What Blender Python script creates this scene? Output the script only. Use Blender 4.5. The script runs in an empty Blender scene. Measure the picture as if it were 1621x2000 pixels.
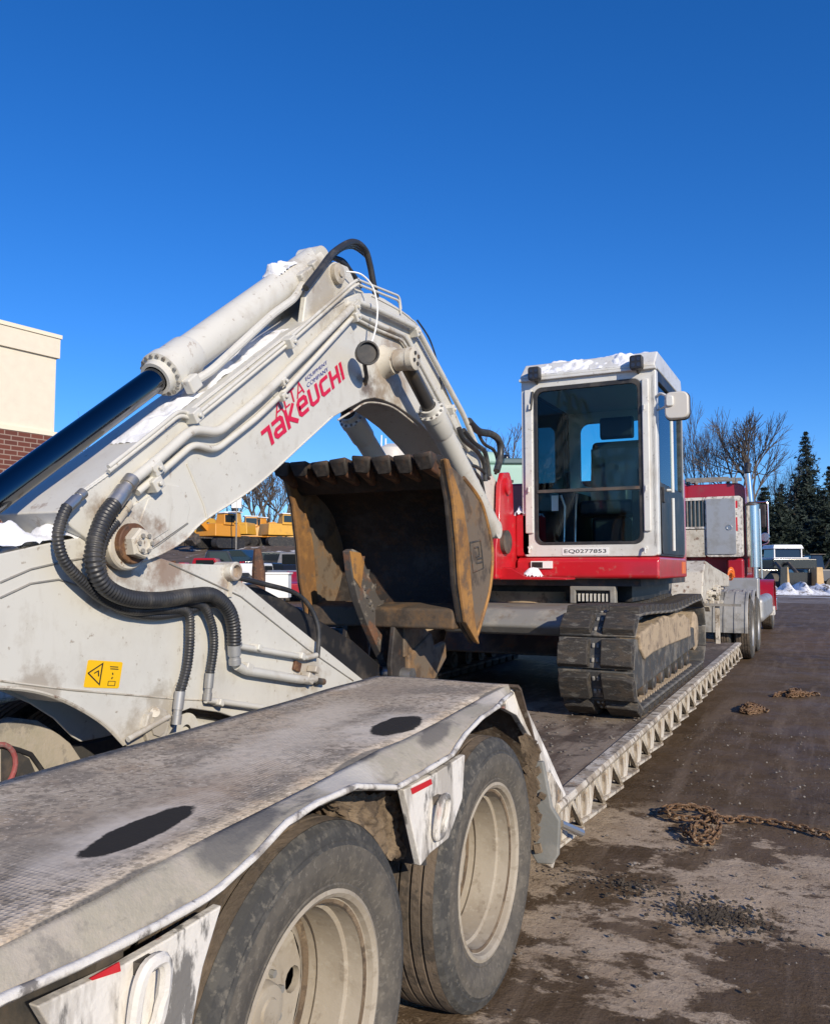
import bpy, math, random
from mathutils import Vector, Matrix, noise
import numpy as np
R = math.radians
random.seed(7)
sc = bpy.context.scene
col = sc.collection

# ------------------------------------------------------------------ camera
CAM = Vector((0, 0, 1.55))
FPX, CX, CY = 1620.0, 810.5, 1000.0
PITCH, YAW = R(3.884), R(26.215)
FW = Vector((-math.sin(YAW) * math.cos(PITCH), math.cos(YAW) * math.cos(PITCH), math.sin(PITCH)))
RT = Vector((math.cos(YAW), math.sin(YAW), 0))
UP = RT.cross(FW)
cd = bpy.data.cameras.new('camera'); cam = bpy.data.objects.new('camera', cd); col.objects.link(cam)
cam.location = CAM
cam.rotation_euler = (R(90) + PITCH, 0, YAW)
cd.sensor_fit = 'HORIZONTAL'; cd.sensor_width = 36; cd.lens = FPX / 1621 * 36
cd.clip_start = 0.05; cd.clip_end = 3000
sc.camera = cam
# ------------------------------------------------------------------ sky and sun
SUN_AZ, SUN_EL = R(128), R(24)       # direction to the sun, clockwise from +Y
w = bpy.data.worlds.new('World'); sc.world = w; w.use_nodes = True
nt = w.node_tree; bg = nt.nodes['Background']
sky = nt.nodes.new('ShaderNodeTexSky'); sky.sky_type = 'NISHITA'; sky.sun_disc = False
sky.sun_elevation = SUN_EL; sky.sun_rotation = SUN_AZ
sky.altitude = 100; sky.air_density = 1.0; sky.dust_density = 0.0; sky.ozone_density = 1.5
tint = nt.nodes.new('ShaderNodeMix'); tint.data_type = 'RGBA'; tint.blend_type = 'MULTIPLY'; tint.inputs[0].default_value = 1
tint.inputs[7].default_value = (.42, .63, 1.04, 1)                  # clear, deep winter blue
nt.links.new(sky.outputs[0], tint.inputs[6]); hs = nt.nodes.new('ShaderNodeHueSaturation'); hs.inputs['Saturation'].default_value = 1.12
nt.links.new(tint.outputs[2], hs.inputs['Color']); nt.links.new(hs.outputs[0], bg.inputs[0])
bg.inputs[1].default_value = 0.148
sd = bpy.data.lights.new('sun', 'SUN'); sun = bpy.data.objects.new('sun', sd); col.objects.link(sun)
sd.energy = 5.0; sd.angle = R(0.53); sd.color = (1.0, 0.885, 0.71)
tosun = Vector((math.sin(SUN_AZ) * math.cos(SUN_EL), math.cos(SUN_AZ) * math.cos(SUN_EL), math.sin(SUN_EL)))
sun.rotation_euler = tosun.to_track_quat('Z', 'Y').to_euler()
sun.location = (20, -20, 30)
sc.view_settings.view_transform = 'Standard'; sc.view_settings.look = 'None'
sc.view_settings.exposure = 0.0; sc.view_settings.gamma = 1.0
sc.render.engine = 'CYCLES'

# ------------------------------------------------------------------ helpers
def ray(x, y): return RT * ((x - CX) / FPX) - UP * ((y - CY) / FPX) + FW
def ax(x, y, X): d = ray(x, y); return CAM + d * ((X - CAM.x) / d.x)
def ay(x, y, Y): d = ray(x, y); return CAM + d * ((Y - CAM.y) / d.y)
def az(x, y, Z): d = ray(x, y); return CAM + d * ((Z - CAM.z) / d.z)
def gp(x, D, z=0.0):                 # ground point seen in column x at depth D
    d = RT * ((x - CX) / FPX); f = Vector((-math.sin(YAW), math.cos(YAW), 0)); p = (d + f) * D
    return Vector((p.x, p.y, z))
def hz(y, D): return 1.55 + (1110 - y) / FPX * D       # height of a point seen at row y, depth D
def yz(pts, X): return [(ax(x, y, X).y, ax(x, y, X).z) for x, y in pts]

WL = {}
def wl(o): return WL[o.name] if o is not None else Vector((0, 0, 0))
def tag(o, label=None, cat=None, group=None, kind=None):
    if label: o['label'] = label
    if cat: o['category'] = cat
    if group: o['group'] = group
    if kind: o['kind'] = kind
    return o
def depth(o):
    n = 0
    while o.parent is not None: o = o.parent; n += 1
    return n
def empty(name, loc, parent=None, rz=0):
    if parent is not None and depth(parent) >= 1: return parent      # thing > part > sub-part, no deeper
    o = bpy.data.objects.new(name, None); col.objects.link(o); o.empty_display_size = 0.1
    loc = Vector(loc); o.location = loc - wl(parent); o.parent = parent; o.rotation_euler = (0, 0, rz)
    WL[o.name] = loc
    return o

class MB:
    def __init__(s): s.v = []; s.f = []; s.mi = []; s.cur = 0
    def add(s, vs, fs):
        n = len(s.v); s.v += [Vector(p) for p in vs]
        for f in fs: s.f.append([i + n for i in f]); s.mi.append(s.cur)
        return s
    def box(s, c, d, M=None, taper=None):
        x, y, z = d[0] / 2, d[1] / 2, d[2] / 2; c = Vector(c); vs = []
        for sz in (-1, 1):
            k = taper if (taper and sz > 0) else 1
            for sx, sy in ((-1, -1), (1, -1), (1, 1), (-1, 1)):
                p = Vector((sx * x * k, sy * y * k, sz * z)); vs.append((M @ p if M else p) + c)
        return s.add(vs, [(3, 2, 1, 0), (4, 5, 6, 7), (0, 1, 5, 4), (1, 2, 6, 5), (2, 3, 7, 6), (3, 0, 4, 7)])
    def bb(s, x0, x1, y0, y1, z0, z1):
        return s.box(((x0 + x1) / 2, (y0 + y1) / 2, (z0 + z1) / 2), (abs(x1 - x0), abs(y1 - y0), abs(z1 - z0)))
    def prism(s, poly, axis, lo, hi):
        n = len(poly)
        def P(a, b, t): return (t, a, b) if axis == 'X' else ((a, t, b) if axis == 'Y' else (a, b, t))
        ar = sum(poly[i][0] * poly[(i + 1) % n][1] - poly[(i + 1) % n][0] * poly[i][1] for i in range(n))
        if (ar < 0) != (axis == 'Y'): poly = poly[::-1]
        vs = [P(a, b, lo) for a, b in poly] + [P(a, b, hi) for a, b in poly]
        fs = [tuple(range(n))[::-1], tuple(range(n, 2 * n))] + [(i, (i + 1) % n, n + (i + 1) % n, n + i) for i in range(n)]
        return s.add(vs, fs)
    def cyl(s, p0, p1, r0, r1=None, n=16, caps=True):
        return s.tube([p0, p1], [r0, r0 if r1 is None else r1], n, caps=caps)
    def tube(s, pts, r, n=8, caps=True, closed=False):
        pts = [Vector(p) for p in pts]; k = len(pts)
        rr = r if isinstance(r, (list, tuple)) else [r] * k
        up = None; vs = []; fs = []
        for i in range(k):
            if closed: t = pts[(i + 1) % k] - pts[i - 1]
            else: t = pts[min(i + 1, k - 1)] - pts[max(i - 1, 0)]
            if t.length < 1e-9: t = Vector((0, 0, 1))
            t.normalize()
            if up is None:
                up = t.orthogonal().normalized()
            else:
                up = (up - t * up.dot(t))
                up = up.normalized() if up.length > 1e-6 else t.orthogonal().normalized()
            b = t.cross(up)
            for j in range(n):
                a = 2 * math.pi * j / n
                vs.append(pts[i] + (up * math.cos(a) + b * math.sin(a)) * rr[i])
        for i in range(k if closed else k - 1):
            for j in range(n):
                a, b2 = i * n + j, i * n + (j + 1) % n; i2 = (i + 1) % k
                fs.append((a, b2, i2 * n + (j + 1) % n, i2 * n + j))
        if caps and not closed:
            fs.append(tuple(range(n))[::-1]); fs.append(tuple(range((k - 1) * n, k * n)))
        return s.add(vs, fs)
    def lathe(s, o, axis, prof, n=32, close=False):
        o = Vector(o); axis = Vector(axis).normalized(); u = axis.orthogonal().normalized(); v = axis.cross(u)
        vs = []; m = len(prof)
        for j in range(n):
            a = 2 * math.pi * j / n; d = u * math.cos(a) + v * math.sin(a)
            for t, r in prof: vs.append(o + axis * t + d * r)
        fs = []
        for j in range(n):
            j2 = (j + 1) % n
            for i in range(m if close else m - 1):
                i2 = (i + 1) % m
                fs.append((j * m + i, j2 * m + i, j2 * m + i2, j * m + i2))
        return s.add(vs, fs)
    def quad(s, a, b, c, d): return s.add([a, b, c, d], [(0, 1, 2, 3)])
    def strip(s, prof, axis, lo, hi, th):
        """an open profile (2-D) thickened by th and extruded"""
        n = len(prof); off = []
        for i in range(n):
            a = Vector(prof[max(i - 1, 0)]); b = Vector(prof[min(i + 1, n - 1)]); t = (b - a).normalized()
            off.append((prof[i][0] - t.y * th, prof[i][1] + t.x * th))
        for i in range(n - 1):
            s.prism([prof[i], prof[i + 1], off[i + 1], off[i]], axis, lo, hi)
        return s
    def build(s, name, m, parent=None, smooth=35, bevel=0, seg=2, origin=None):
        while parent is not None and depth(parent) >= 2: parent = parent.parent
        me = bpy.data.meshes.new(name); W = wl(parent) if origin is None else Vector(origin)
        me.from_pydata([tuple(p - W) for p in s.v], [], s.f)
        ms = m if isinstance(m, (list, tuple)) else [m]
        for q in ms: me.materials.append(MT[q])
        if len(ms) > 1: me.polygons.foreach_set('material_index', s.mi)
        if smooth:
            me.polygons.foreach_set('use_smooth', [True] * len(me.polygons))
            me.set_sharp_from_angle(angle=R(smooth))
        me.update()
        o = bpy.data.objects.new(name, me); col.objects.link(o); o.parent = parent
        o.location = (W - wl(parent)) if origin is not None else (0, 0, 0)
        WL[o.name] = W
        if bevel:
            b = o.modifiers.new('bevel', 'BEVEL'); b.width = bevel; b.segments = seg; b.limit_method = 'ANGLE'
            b.angle_limit = R(30); b.harden_normals = True
        return o

def smooth_path(pts, n=6, closed=False):
    pts = [Vector(p) for p in pts]; out = []; k = len(pts)
    rng = range(k if closed else k - 1)
    for i in rng:
        if closed: p0, p1, p2, p3 = pts[i - 1], pts[i], pts[(i + 1) % k], pts[(i + 2) % k]
        else: p0, p1, p2, p3 = pts[max(i - 1, 0)], pts[i], pts[i + 1], pts[min(i + 2, k - 1)]
        for j in range(n):
            t = j / n
            out.append(0.5 * ((2 * p1) + (p2 - p0) * t + (2 * p0 - 5 * p1 + 4 * p2 - p3) * t * t + (3 * p1 - p0 - 3 * p2 + p3) * t ** 3))
    if not closed: out.append(pts[-1])
    return out
def resample(pts, step):
    out = [pts[0]]; acc = 0
    for a, b in zip(pts, pts[1:]):
        L = (b - a).length; d = step - acc
        while d <= L:
            out.append(a + (b - a) * (d / L)); d += step
        acc = L - (d - step)
    return out
def round_path(pts, r, n=4):
    """polyline with rounded corners, for bent steel pipes"""
    pts = [Vector(p) for p in pts]; out = [pts[0]]
    for a, b, c in zip(pts, pts[1:], pts[2:]):
        u = (a - b); v = (c - b); k = min(r, u.length * .45, v.length * .45)
        p, q = b + u.normalized() * k, b + v.normalized() * k
        for i in range(n + 1):
            t = i / n; out.append(p * (1 - t) ** 2 + b * 2 * t * (1 - t) + q * t * t)
    return out + [pts[-1]]
def rrect(x0, x1, z0, z1, r, n=5):
    out = []
    for cx, cz, a0 in ((x1 - r, z1 - r, 0), (x0 + r, z1 - r, 90), (x0 + r, z0 + r, 180), (x1 - r, z0 + r, 270)):
        for i in range(n + 1):
            a = R(a0 + 90 * i / n); out.append((cx + r * math.cos(a), cz + r * math.sin(a)))
    return out

# ------------------------------------------------------------------ materials
MT = {}
def mat(name, base, rough=0.6, metal=0.0, layers=(), bump=0.0, bscale=60, var=0.0, vscale=4, spec=0.5, coat=0.0, space='Object', spots=(), patches=()):
    """layers: (colour, scale, lo, hi, amount, stretch, roughness)"""
    m = bpy.data.materials.new(name); m.use_nodes = True; t = m.node_tree; N = t.nodes; L = t.links
    b = N['Principled BSDF']; b.inputs['Roughness'].default_value = rough; b.inputs['Metallic'].default_value = metal
    b.inputs['Specular IOR Level'].default_value = spec
    if coat: b.inputs['Coat Weight'].default_value = coat; b.inputs['Coat Roughness'].default_value = 0.08
    tc = N.new('ShaderNodeTexCoord'); vec = tc.outputs[space]
    c = N.new('ShaderNodeRGB'); c.outputs[0].default_value = (*base, 1); out = c.outputs[0]
    rg = N.new('ShaderNodeValue'); rg.outputs[0].default_value = rough; ro = rg.outputs[0]
    def nz(scale, detail=8, stretch=None, rgh=0.6, dist=0.0):
        n = N.new('ShaderNodeTexNoise'); n.inputs['Scale'].default_value = scale; n.inputs['Detail'].default_value = detail
        n.inputs['Roughness'].default_value = rgh; n.inputs['Distortion'].default_value = dist
        if stretch:
            mp = N.new('ShaderNodeMapping'); mp.inputs['Scale'].default_value = stretch
            L.new(vec, mp.inputs[0]); L.new(mp.outputs[0], n.inputs[0])
        else: L.new(vec, n.inputs[0])
        return n.outputs[0]
    if var:
        n = nz(vscale); mr = N.new('ShaderNodeMapRange'); mr.inputs['From Min'].default_value = .3; mr.inputs['From Max'].default_value = .7
        mr.inputs['To Min'].default_value = 1 - var; mr.inputs['To Max'].default_value = 1 + var
        L.new(n, mr.inputs['Value'])
        mx = N.new('ShaderNodeMix'); mx.data_type = 'RGBA'; mx.blend_type = 'MULTIPLY'; mx.inputs[0].default_value = 1
        L.new(out, mx.inputs[6]); L.new(mr.outputs[0], mx.inputs[7]); out = mx.outputs[2]
    for ly in layers:
        colr, scale, lo, hi, amt = ly[:5]; st = ly[5] if len(ly) > 5 else None; lr = ly[6] if len(ly) > 6 else None
        n = nz(scale, 9, st, .65); mr = N.new('ShaderNodeMapRange')
        mr.inputs['From Min'].default_value = .5 + (lo - .5) * .55; mr.inputs['From Max'].default_value = .5 + (hi - .5) * .55; mr.inputs['To Max'].default_value = amt
        L.new(n, mr.inputs['Value'])
        mx = N.new('ShaderNodeMix'); mx.data_type = 'RGBA'; L.new(mr.outputs[0], mx.inputs[0]); L.new(out, mx.inputs[6])
        mx.inputs[7].default_value = (*colr, 1); out = mx.outputs[2]
        if lr is not None:
            mf = N.new('ShaderNodeMix'); mf.data_type = 'FLOAT'; L.new(mr.outputs[0], mf.inputs[0]); L.new(ro, mf.inputs[2])
            mf.inputs[3].default_value = lr; ro = mf.outputs[0]
    for (loc, half, colr, amt, soft, ragged) in patches:      # worn, wet or salted patches of a given place and size
        ge = N.new('ShaderNodeNewGeometry'); sb_ = N.new('ShaderNodeVectorMath'); sb_.operation = 'SUBTRACT'; L.new(ge.outputs['Position'], sb_.inputs[0]); sb_.inputs[1].default_value = loc
        rt = N.new('ShaderNodeVectorRotate'); rt.rotation_type = 'Z_AXIS'; rt.inputs['Angle'].default_value = R(-6); L.new(sb_.outputs[0], rt.inputs['Vector'])
        dv_ = N.new('ShaderNodeVectorMath'); dv_.operation = 'DIVIDE'; L.new(rt.outputs[0], dv_.inputs[0]); dv_.inputs[1].default_value = half
        ln = N.new('ShaderNodeVectorMath'); ln.operation = 'LENGTH'; L.new(dv_.outputs[0], ln.inputs[0])
        nn = N.new('ShaderNodeTexNoise'); nn.inputs['Scale'].default_value = 11; nn.inputs['Detail'].default_value = 9; nn.inputs['Roughness'].default_value = .65; L.new(ge.outputs['Position'], nn.inputs[0])
        a1 = N.new('ShaderNodeMath'); a1.operation = 'MULTIPLY_ADD'; a1.inputs[1].default_value = ragged; L.new(nn.outputs[0], a1.inputs[0]); L.new(ln.outputs['Value'], a1.inputs[2])
        mr = N.new('ShaderNodeMapRange'); mr.inputs['From Min'].default_value = 1 + ragged / 2 + soft; mr.inputs['From Max'].default_value = 1 + ragged / 2 - soft; mr.inputs['To Max'].default_value = amt; L.new(a1.outputs[0], mr.inputs['Value'])
        mx = N.new('ShaderNodeMix'); mx.data_type = 'RGBA'; L.new(mr.outputs[0], mx.inputs[0]); L.new(out, mx.inputs[6]); mx.inputs[7].default_value = (*colr, 1); out = mx.outputs[2]
    for (loc, rad, colr, amt) in spots:          # grease and rust spread around pins, with its own ragged outline
        ge = N.new('ShaderNodeNewGeometry'); ds = N.new('ShaderNodeVectorMath'); ds.operation = 'DISTANCE'; L.new(ge.outputs['Position'], ds.inputs[0]); ds.inputs[1].default_value = loc
        nn = N.new('ShaderNodeTexNoise'); nn.inputs['Scale'].default_value = 9; nn.inputs['Detail'].default_value = 8; nn.inputs['Roughness'].default_value = .7; L.new(ge.outputs['Position'], nn.inputs[0])
        a1 = N.new('ShaderNodeMath'); a1.operation = 'MULTIPLY_ADD'; a1.inputs[1].default_value = 3.2 * rad; L.new(nn.outputs[0], a1.inputs[0]); L.new(ds.outputs['Value'], a1.inputs[2])
        mr = N.new('ShaderNodeMapRange'); mr.inputs['From Min'].default_value = rad * 2.75; mr.inputs['From Max'].default_value = rad * 2.05; mr.inputs['To Max'].default_value = amt; L.new(a1.outputs[0], mr.inputs['Value'])
        mx = N.new('ShaderNodeMix'); mx.data_type = 'RGBA'; L.new(mr.outputs[0], mx.inputs[0]); L.new(out, mx.inputs[6]); mx.inputs[7].default_value = (*colr, 1); out = mx.outputs[2]
    L.new(out, b.inputs['Base Color']); L.new(ro, b.inputs['Roughness'])
    if bump:
        bp = N.new('ShaderNodeBump'); bp.inputs['Strength'].default_value = bump; bp.inputs['Distance'].default_value = .01
        L.new(nz(bscale, 6), bp.inputs['Height']); L.new(bp.outputs[0], b.inputs['Normal'])
    MT[name] = m
    return m

GRIME = (.16, .12, .085); RUST = (.13, .05, .02)
mat('cream', (.61, .595, .54), .42, layers=[((.50, .48, .43), 2.2, .46, .80, .55), ((.22, .16, .10), 26, .74, .82, .6), ((.44, .40, .33), 9, .60, .80, .35), ((.24, .15, .09), 7, .80, .86, .6, (1, 1, .2)), ((.40, .36, .29), 5, .66, .84, .3, (1, 1, .3))], bump=.03, bscale=90, coat=.12,
    spots=[(ax(x, y, X_), r_, c_, a_) for x, y, X_, r_, c_, a_ in ((238, 1075, -2.48, .20, (.22, .15, .095), .75), (765, 720, -2.48, .26, (.30, .22, .14), .7), (716, 752, -2.48, .10, (.10, .06, .035), .85), (735, 790, -2.48, .14, (.26, .19, .12), .6), (330, 1110, -2.5, .14, (.20, .10, .05), .7),
                                                                     (640, 560, -2.48, .22, (.30, .25, .18), .6), (300, 1420, -2.5, .16, (.28, .23, .16), .6), (460, 1120, -2.5, .10, (.22, .13, .07), .7), (600, 1320, -2.5, .14, (.24, .17, .10), .5), (70, 1350, -2.5, .12, (.26, .2, .14), .6), (345, 735, -2.65, .08, (.36, .27, .18), .6))])
mat('cream_dirty', (.55, .51, .43), .55, layers=[((.30, .25, .18), 3.5, .45, .70, .6), ((.20, .14, .09), 18, .62, .72, .6), (RUST, 9, .66, .74, .7)], bump=.08, bscale=60)
mat('cab_white', (.66, .655, .62), .35, layers=[((.45, .41, .34), 4, .5, .8, .5), (GRIME, 30, .70, .78, .5)], coat=.2)
mat('red_paint', (.52, .014, .022), .28, layers=[((.34, .02, .02), 3, .5, .75, .5), ((.35, .2, .15), 14, .66, .78, .35)], coat=.35)
mat('truck_red', (.33, .010, .022), .25, layers=[((.22, .06, .05), 3, .55, .8, .5)], coat=.4)
mat('black_paint', (.018, .018, .02), .45, layers=[((.12, .10, .08), 5, .5, .8, .6)])
mat('black_rubber', (.022, .022, .024), .6, layers=[((.10, .09, .075), 6, .5, .75, .5)])
mat('hose', (.030, .031, .034), .42, layers=[((.12, .11, .095), 7, .52, .75, .5)])
mat('steel', (.55, .54, .52), .38, .9, layers=[((.30, .26, .2), 8, .5, .75, .6, None, .7)])
mat('chrome', (.14, .145, .155), .09, 1.0, layers=[((.16, .15, .14), 6, .6, .8, .3, None, .15)])
mat('rod_worn', (.10, .095, .09), .35, .6, layers=[((.14, .10, .06), 6, .45, .7, .7, None, .7)])
mat('stack_chrome', (.74, .74, .74), .22, 1.0, layers=[((.5, .46, .4), 5, .55, .8, .4, None, .4)])
mat('grey_steel', (.22, .215, .20), .6, layers=[((.35, .32, .27), 4, .48, .7, .6), (GRIME, 9, .55, .72, .6)], bump=.08)
mat('dark_steel', (.05, .048, .046), .6, layers=[((.16, .13, .10), 5, .45, .72, .7), (RUST, 10, .6, .74, .6)], bump=.12)
mat('mud', (.13, .093, .06), .95, layers=[((.22, .165, .11), 7, .45, .65, .8), ((.05, .036, .026), 16, .55, .68, .7)], bump=.9, bscale=30)
mat('dry_mud', (.40, .31, .21), .95, layers=[((.26, .20, .14), 5, .5, .68, .8), ((.10, .08, .06), 12, .6, .7, .6)], bump=.4, bscale=30)
mat('rubber_pad', (.034, .030, .026), .75, layers=[((.075, .056, .038), 4, .50, .64, .65), ((.16, .15, .13), 7, .56, .72, .6), ((.02, .018, .017), 11, .60, .70, .7)], bump=.5, bscale=35, space='Generated')
mat('rubber_track', (.055, .055, .054), .7, layers=[((.20, .18, .15), 5, .48, .68, .75), ((.10, .075, .05), 9, .55, .7, .6)], bump=.4, bscale=40)
mat('bucket_orange', (.36, .18, .05), .8, layers=[((.12, .062, .03), 3, .44, .66, .7), ((.33, .17, .06), 7, .58, .74, .5), ((.10, .075, .055), 11, .56, .70, .6)], bump=.25, bscale=35)
mat('bucket_grey', (.15, .115, .082), .75, layers=[((.25, .135, .05), 4, .5, .68, .7), ((.05, .042, .036), 8, .5, .68, .7)], bump=.25, bscale=30)
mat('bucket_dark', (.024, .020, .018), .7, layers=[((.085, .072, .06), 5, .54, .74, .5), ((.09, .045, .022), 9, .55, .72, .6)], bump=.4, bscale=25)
mat('hinge_brown', (.085, .062, .042), .8, layers=[((.17, .095, .04), 4, .5, .68, .7), ((.035, .028, .022), 7, .48, .66, .8)], bump=.35, bscale=25)
mat('tooth_rust', (.11, .050, .026), .7, layers=[((.04, .028, .022), 7, .48, .64, .8), ((.21, .11, .05), 12, .58, .7, .7)], bump=.4, bscale=40)
mat('thumb_steel', (.085, .076, .068), .6, layers=[((.22, .10, .05), 5, .52, .66, .7), ((.30, .26, .21), 14, .60, .72, .7)], bump=.25, bscale=40)
mat('deck_mud', (.095, .066, .045), .85, layers=[((.27, .215, .16), 1.1, .52, .66, .85, (2.2, .6, 1)), ((.055, .038, .026), 4, .54, .68, .8), ((.26, .23, .19), 17, .66, .74, .6)], bump=.5, bscale=30)
mat('rail_white', (.55, .50, .42), .75, layers=[((.28, .225, .16), 9, .42, .60, .85, (1, 1, .35)), ((.10, .08, .06), 16, .56, .66, .8, (1, 1, .4)), ((.34, .2, .1), 21, .68, .76, .6)], bump=.3)
mat('salt_white', (.70, .67, .62), .85, layers=[((.36, .33, .29), 8, .46, .62, .8, (1, 1, .3)), ((.09, .085, .08), 11, .58, .68, .85, (1, 1, .35)), ((.40, .16, .13), 6, .70, .78, .6, (1, 1, .3))], bump=.25)
mat('salt_edge', (.66, .63, .58), .85, layers=[((.30, .27, .24), 9, .46, .62, .85), ((.12, .11, .10), 18, .62, .70, .7)], bump=.25)
mat('tyre', (.094, .085, .073), .9, layers=[((.145, .128, .104), 24, .40, .62, .7), ((.058, .056, .054), 6, .54, .76, .45), ((.20, .18, .15), 60, .60, .72, .5)], bump=.2, bscale=90, spec=.3)
mat('tyre_shoulder', (.046, .045, .043), .85, layers=[((.10, .094, .083), 18, .46, .66, .6), ((.16, .145, .12), 40, .60, .74, .6)], bump=.3, bscale=60)
mat('tyre_tread', (.10, .078, .058), .9, layers=[((.17, .13, .095), 6, .45, .62, .8), ((.05, .042, .035), 14, .55, .66, .7)], bump=.5, bscale=60)
mat('rim_dusty', (.36, .315, .25), .8, layers=[((.30, .255, .195), 6, .42, .66, .8), ((.20, .16, .115), 22, .60, .74, .5), ((.42, .38, .31), 40, .6, .72, .4)], bump=.10, bscale=60)
mat('fender_plain', (.37, .335, .265), .9, layers=[((.43, .38, .32), 4, .46, .62, .7), ((.20, .185, .165), 6, .60, .70, .6), ((.12, .115, .11), 3.2, .60, .68, .8, (1.5, .35, 1)), ((.42, .37, .30), 45, .56, .68, .55)], bump=.3, bscale=70, spec=.25,
    patches=[(tuple(az(x_, y_, 1.02)), (hx_, hy_, 1), cc_, .85, .2, 1.3) for (x_, y_), hx_, hy_, cc_ in (((690, 1490), .03, .16, (.12, .115, .11)), ((470, 1612), .04, .15, (.12, .115, .11)), ((360, 1790), .03, .10, (.10, .095, .09)), ((850, 1435), .03, .14, (.13, .12, .11)), ((680, 1520), .05, .16, (.58, .54, .47)), ((960, 1375), .05, .16, (.56, .51, .44)))])
mat('wet_black', (.030, .028, .025), .55, layers=[((.06, .052, .045), 18, .5, .7, .7)], bump=.4, bscale=80)
mat('salt_ring', (.46, .44, .42), .9, layers=[((.23, .205, .18), 9, .40, .58, .95)], bump=.3, bscale=60)
mat('grey_board', (.20, .20, .185), .85, layers=[((.28, .27, .245), 6, .45, .65, .7)], bump=.15)
mat('snow', (.82, .83, .86), .8, layers=[((.58, .57, .56), 8, .52, .75, .6)], bump=.6, bscale=45, spec=.2)
mat('decal_red', (.62, .012, .055), .4)
mat('decal_blue', (.06, .07, .30), .4)
mat('decal_black', (.02, .02, .02), .5)
mat('decal_white', (.8, .8, .78), .45)
mat('decal_yellow', (.85, .50, .008), .4)
mat('faded_red', (.30, .075, .075), .8, layers=[((.25, .22, .2), 8, .45, .6, .7)])
mat('tape_red', (.55, .02, .03), .35)
mat('orange', (.75, .16, .02), .4)
mat('seat_black', (.012, .012, .013), .6, bump=.1)
mat('plastic_film', (.03, .03, .03), .28, spec=.6)
mat('interior', (.14, .14, .14), .7)
mat('interior_grey', (.34, .36, .36), .7)
mat('aluminium', (.46, .46, .455), .45, .55, layers=[((.30, .29, .27), 3, .48, .7, .6, None, .6)])
mat('fender_grey', (.34, .335, .325), .6, .2, layers=[((.20, .19, .175), 5, .48, .68, .7), ((.42, .40, .37), 12, .6, .72, .5)])
mat('lamp_lens', (.03, .03, .035), .15, spec=.8)
mat('mirror_beige', (.58, .55, .50), .45)
mat('machine_yellow', (.62, .33, .04), .45, layers=[((.40, .22, .05), 3, .55, .75, .5)])
mat('machine_orange', (.60, .26, .03), .45)
mat('car_blue', (.02, .045, .075), .2, coat=.5)
mat('car_black', (.012, .013, .015), .25, coat=.5)
mat('car_white', (.75, .75, .74), .3, coat=.3)
mat('mint', (.34, .52, .44), .5, layers=[((.24, .38, .33), 2, .5, .7, .5)])
mat('mint_dark', (.08, .13, .14), .5)
mat('green', (.02, .38, .06), .5)
mat('tan_bucket', (.55, .37, .18), .7, layers=[((.40, .26, .12), 3, .5, .7, .6)])
mat('window_dark', (.015, .018, .02), .08, spec=.8)
mat('stucco', (.74, .67, .54), .9, var=.04, bump=.15, bscale=40)
mat('stucco_cap', (.80, .72, .56), .85)
mat('bark', (.10, .082, .070), .95, var=.3, vscale=2)
mat('bark_pale', (.16, .13, .105), .95, var=.3, vscale=2)
mat('needles', (.014, .025, .016), .8, var=.35, vscale=.6)
mat('needles_blue', (.019, .033, .027), .8, var=.35, vscale=.6)
mat('brush', (.075, .058, .045), .95, var=.4, vscale=1)
mat('chain_rust', (.20, .115, .060), .65, .35, layers=[((.09, .045, .022), 30, .45, .65, .8, None, .9), ((.40, .30, .20), 45, .6, .7, .6)], bump=.3, bscale=90)
mat('clod', (.048, .038, .028), .95, layers=[((.10, .078, .056), 8, .5, .7, .7)], bump=.6)
mat('stone', (.16, .14, .12), .9, layers=[((.30, .27, .24), 5, .5, .7, .7)])
mat('jacket', (.03, .035, .05), .8); mat('skin', (.45, .27, .19), .6)

def add_brick_mat():
    m = bpy.data.materials.new('brickwork'); m.use_nodes = True; N = m.node_tree.nodes; L = m.node_tree.links
    b = N['Principled BSDF']; b.inputs['Roughness'].default_value = .9
    uv = N.new('ShaderNodeTexCoord'); mp = N.new('ShaderNodeMapping'); mp.inputs['Rotation'].default_value = (R(90), 0, R(90))
    sx = N.new('ShaderNodeSeparateXYZ'); cb = N.new('ShaderNodeCombineXYZ'); L.new(uv.outputs['Object'], sx.inputs[0])
    ad = N.new('ShaderNodeMath'); ad.operation = 'ADD'; L.new(sx.outputs[0], ad.inputs[0]); L.new(sx.outputs[1], ad.inputs[1])
    L.new(ad.outputs[0], cb.inputs[0]); L.new(sx.outputs[2], cb.inputs[1])
    br = N.new('ShaderNodeTexBrick'); br.inputs['Color1'].default_value = (.16, .048, .032, 1); br.inputs['Color2'].default_value = (.11, .035, .026, 1)
    br.inputs['Mortar'].default_value = (.30, .22, .18, 1); br.inputs['Scale'].default_value = 1; br.inputs['Brick Width'].default_value = .42
    br.inputs['Row Height'].default_value = .15; br.inputs['Mortar Size'].default_value = .016
    L.new(cb.outputs[0], br.inputs[0]); L.new(br.outputs[0], b.inputs['Base Color'])
    bp = N.new('ShaderNodeBump'); bp.inputs['Strength'].default_value = .5; bp.invert = True; L.new(br.outputs[1], bp.inputs['Height']); L.new(bp.outputs[0], b.inputs['Normal'])
    MT['brickwork'] = m
add_brick_mat()

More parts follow.
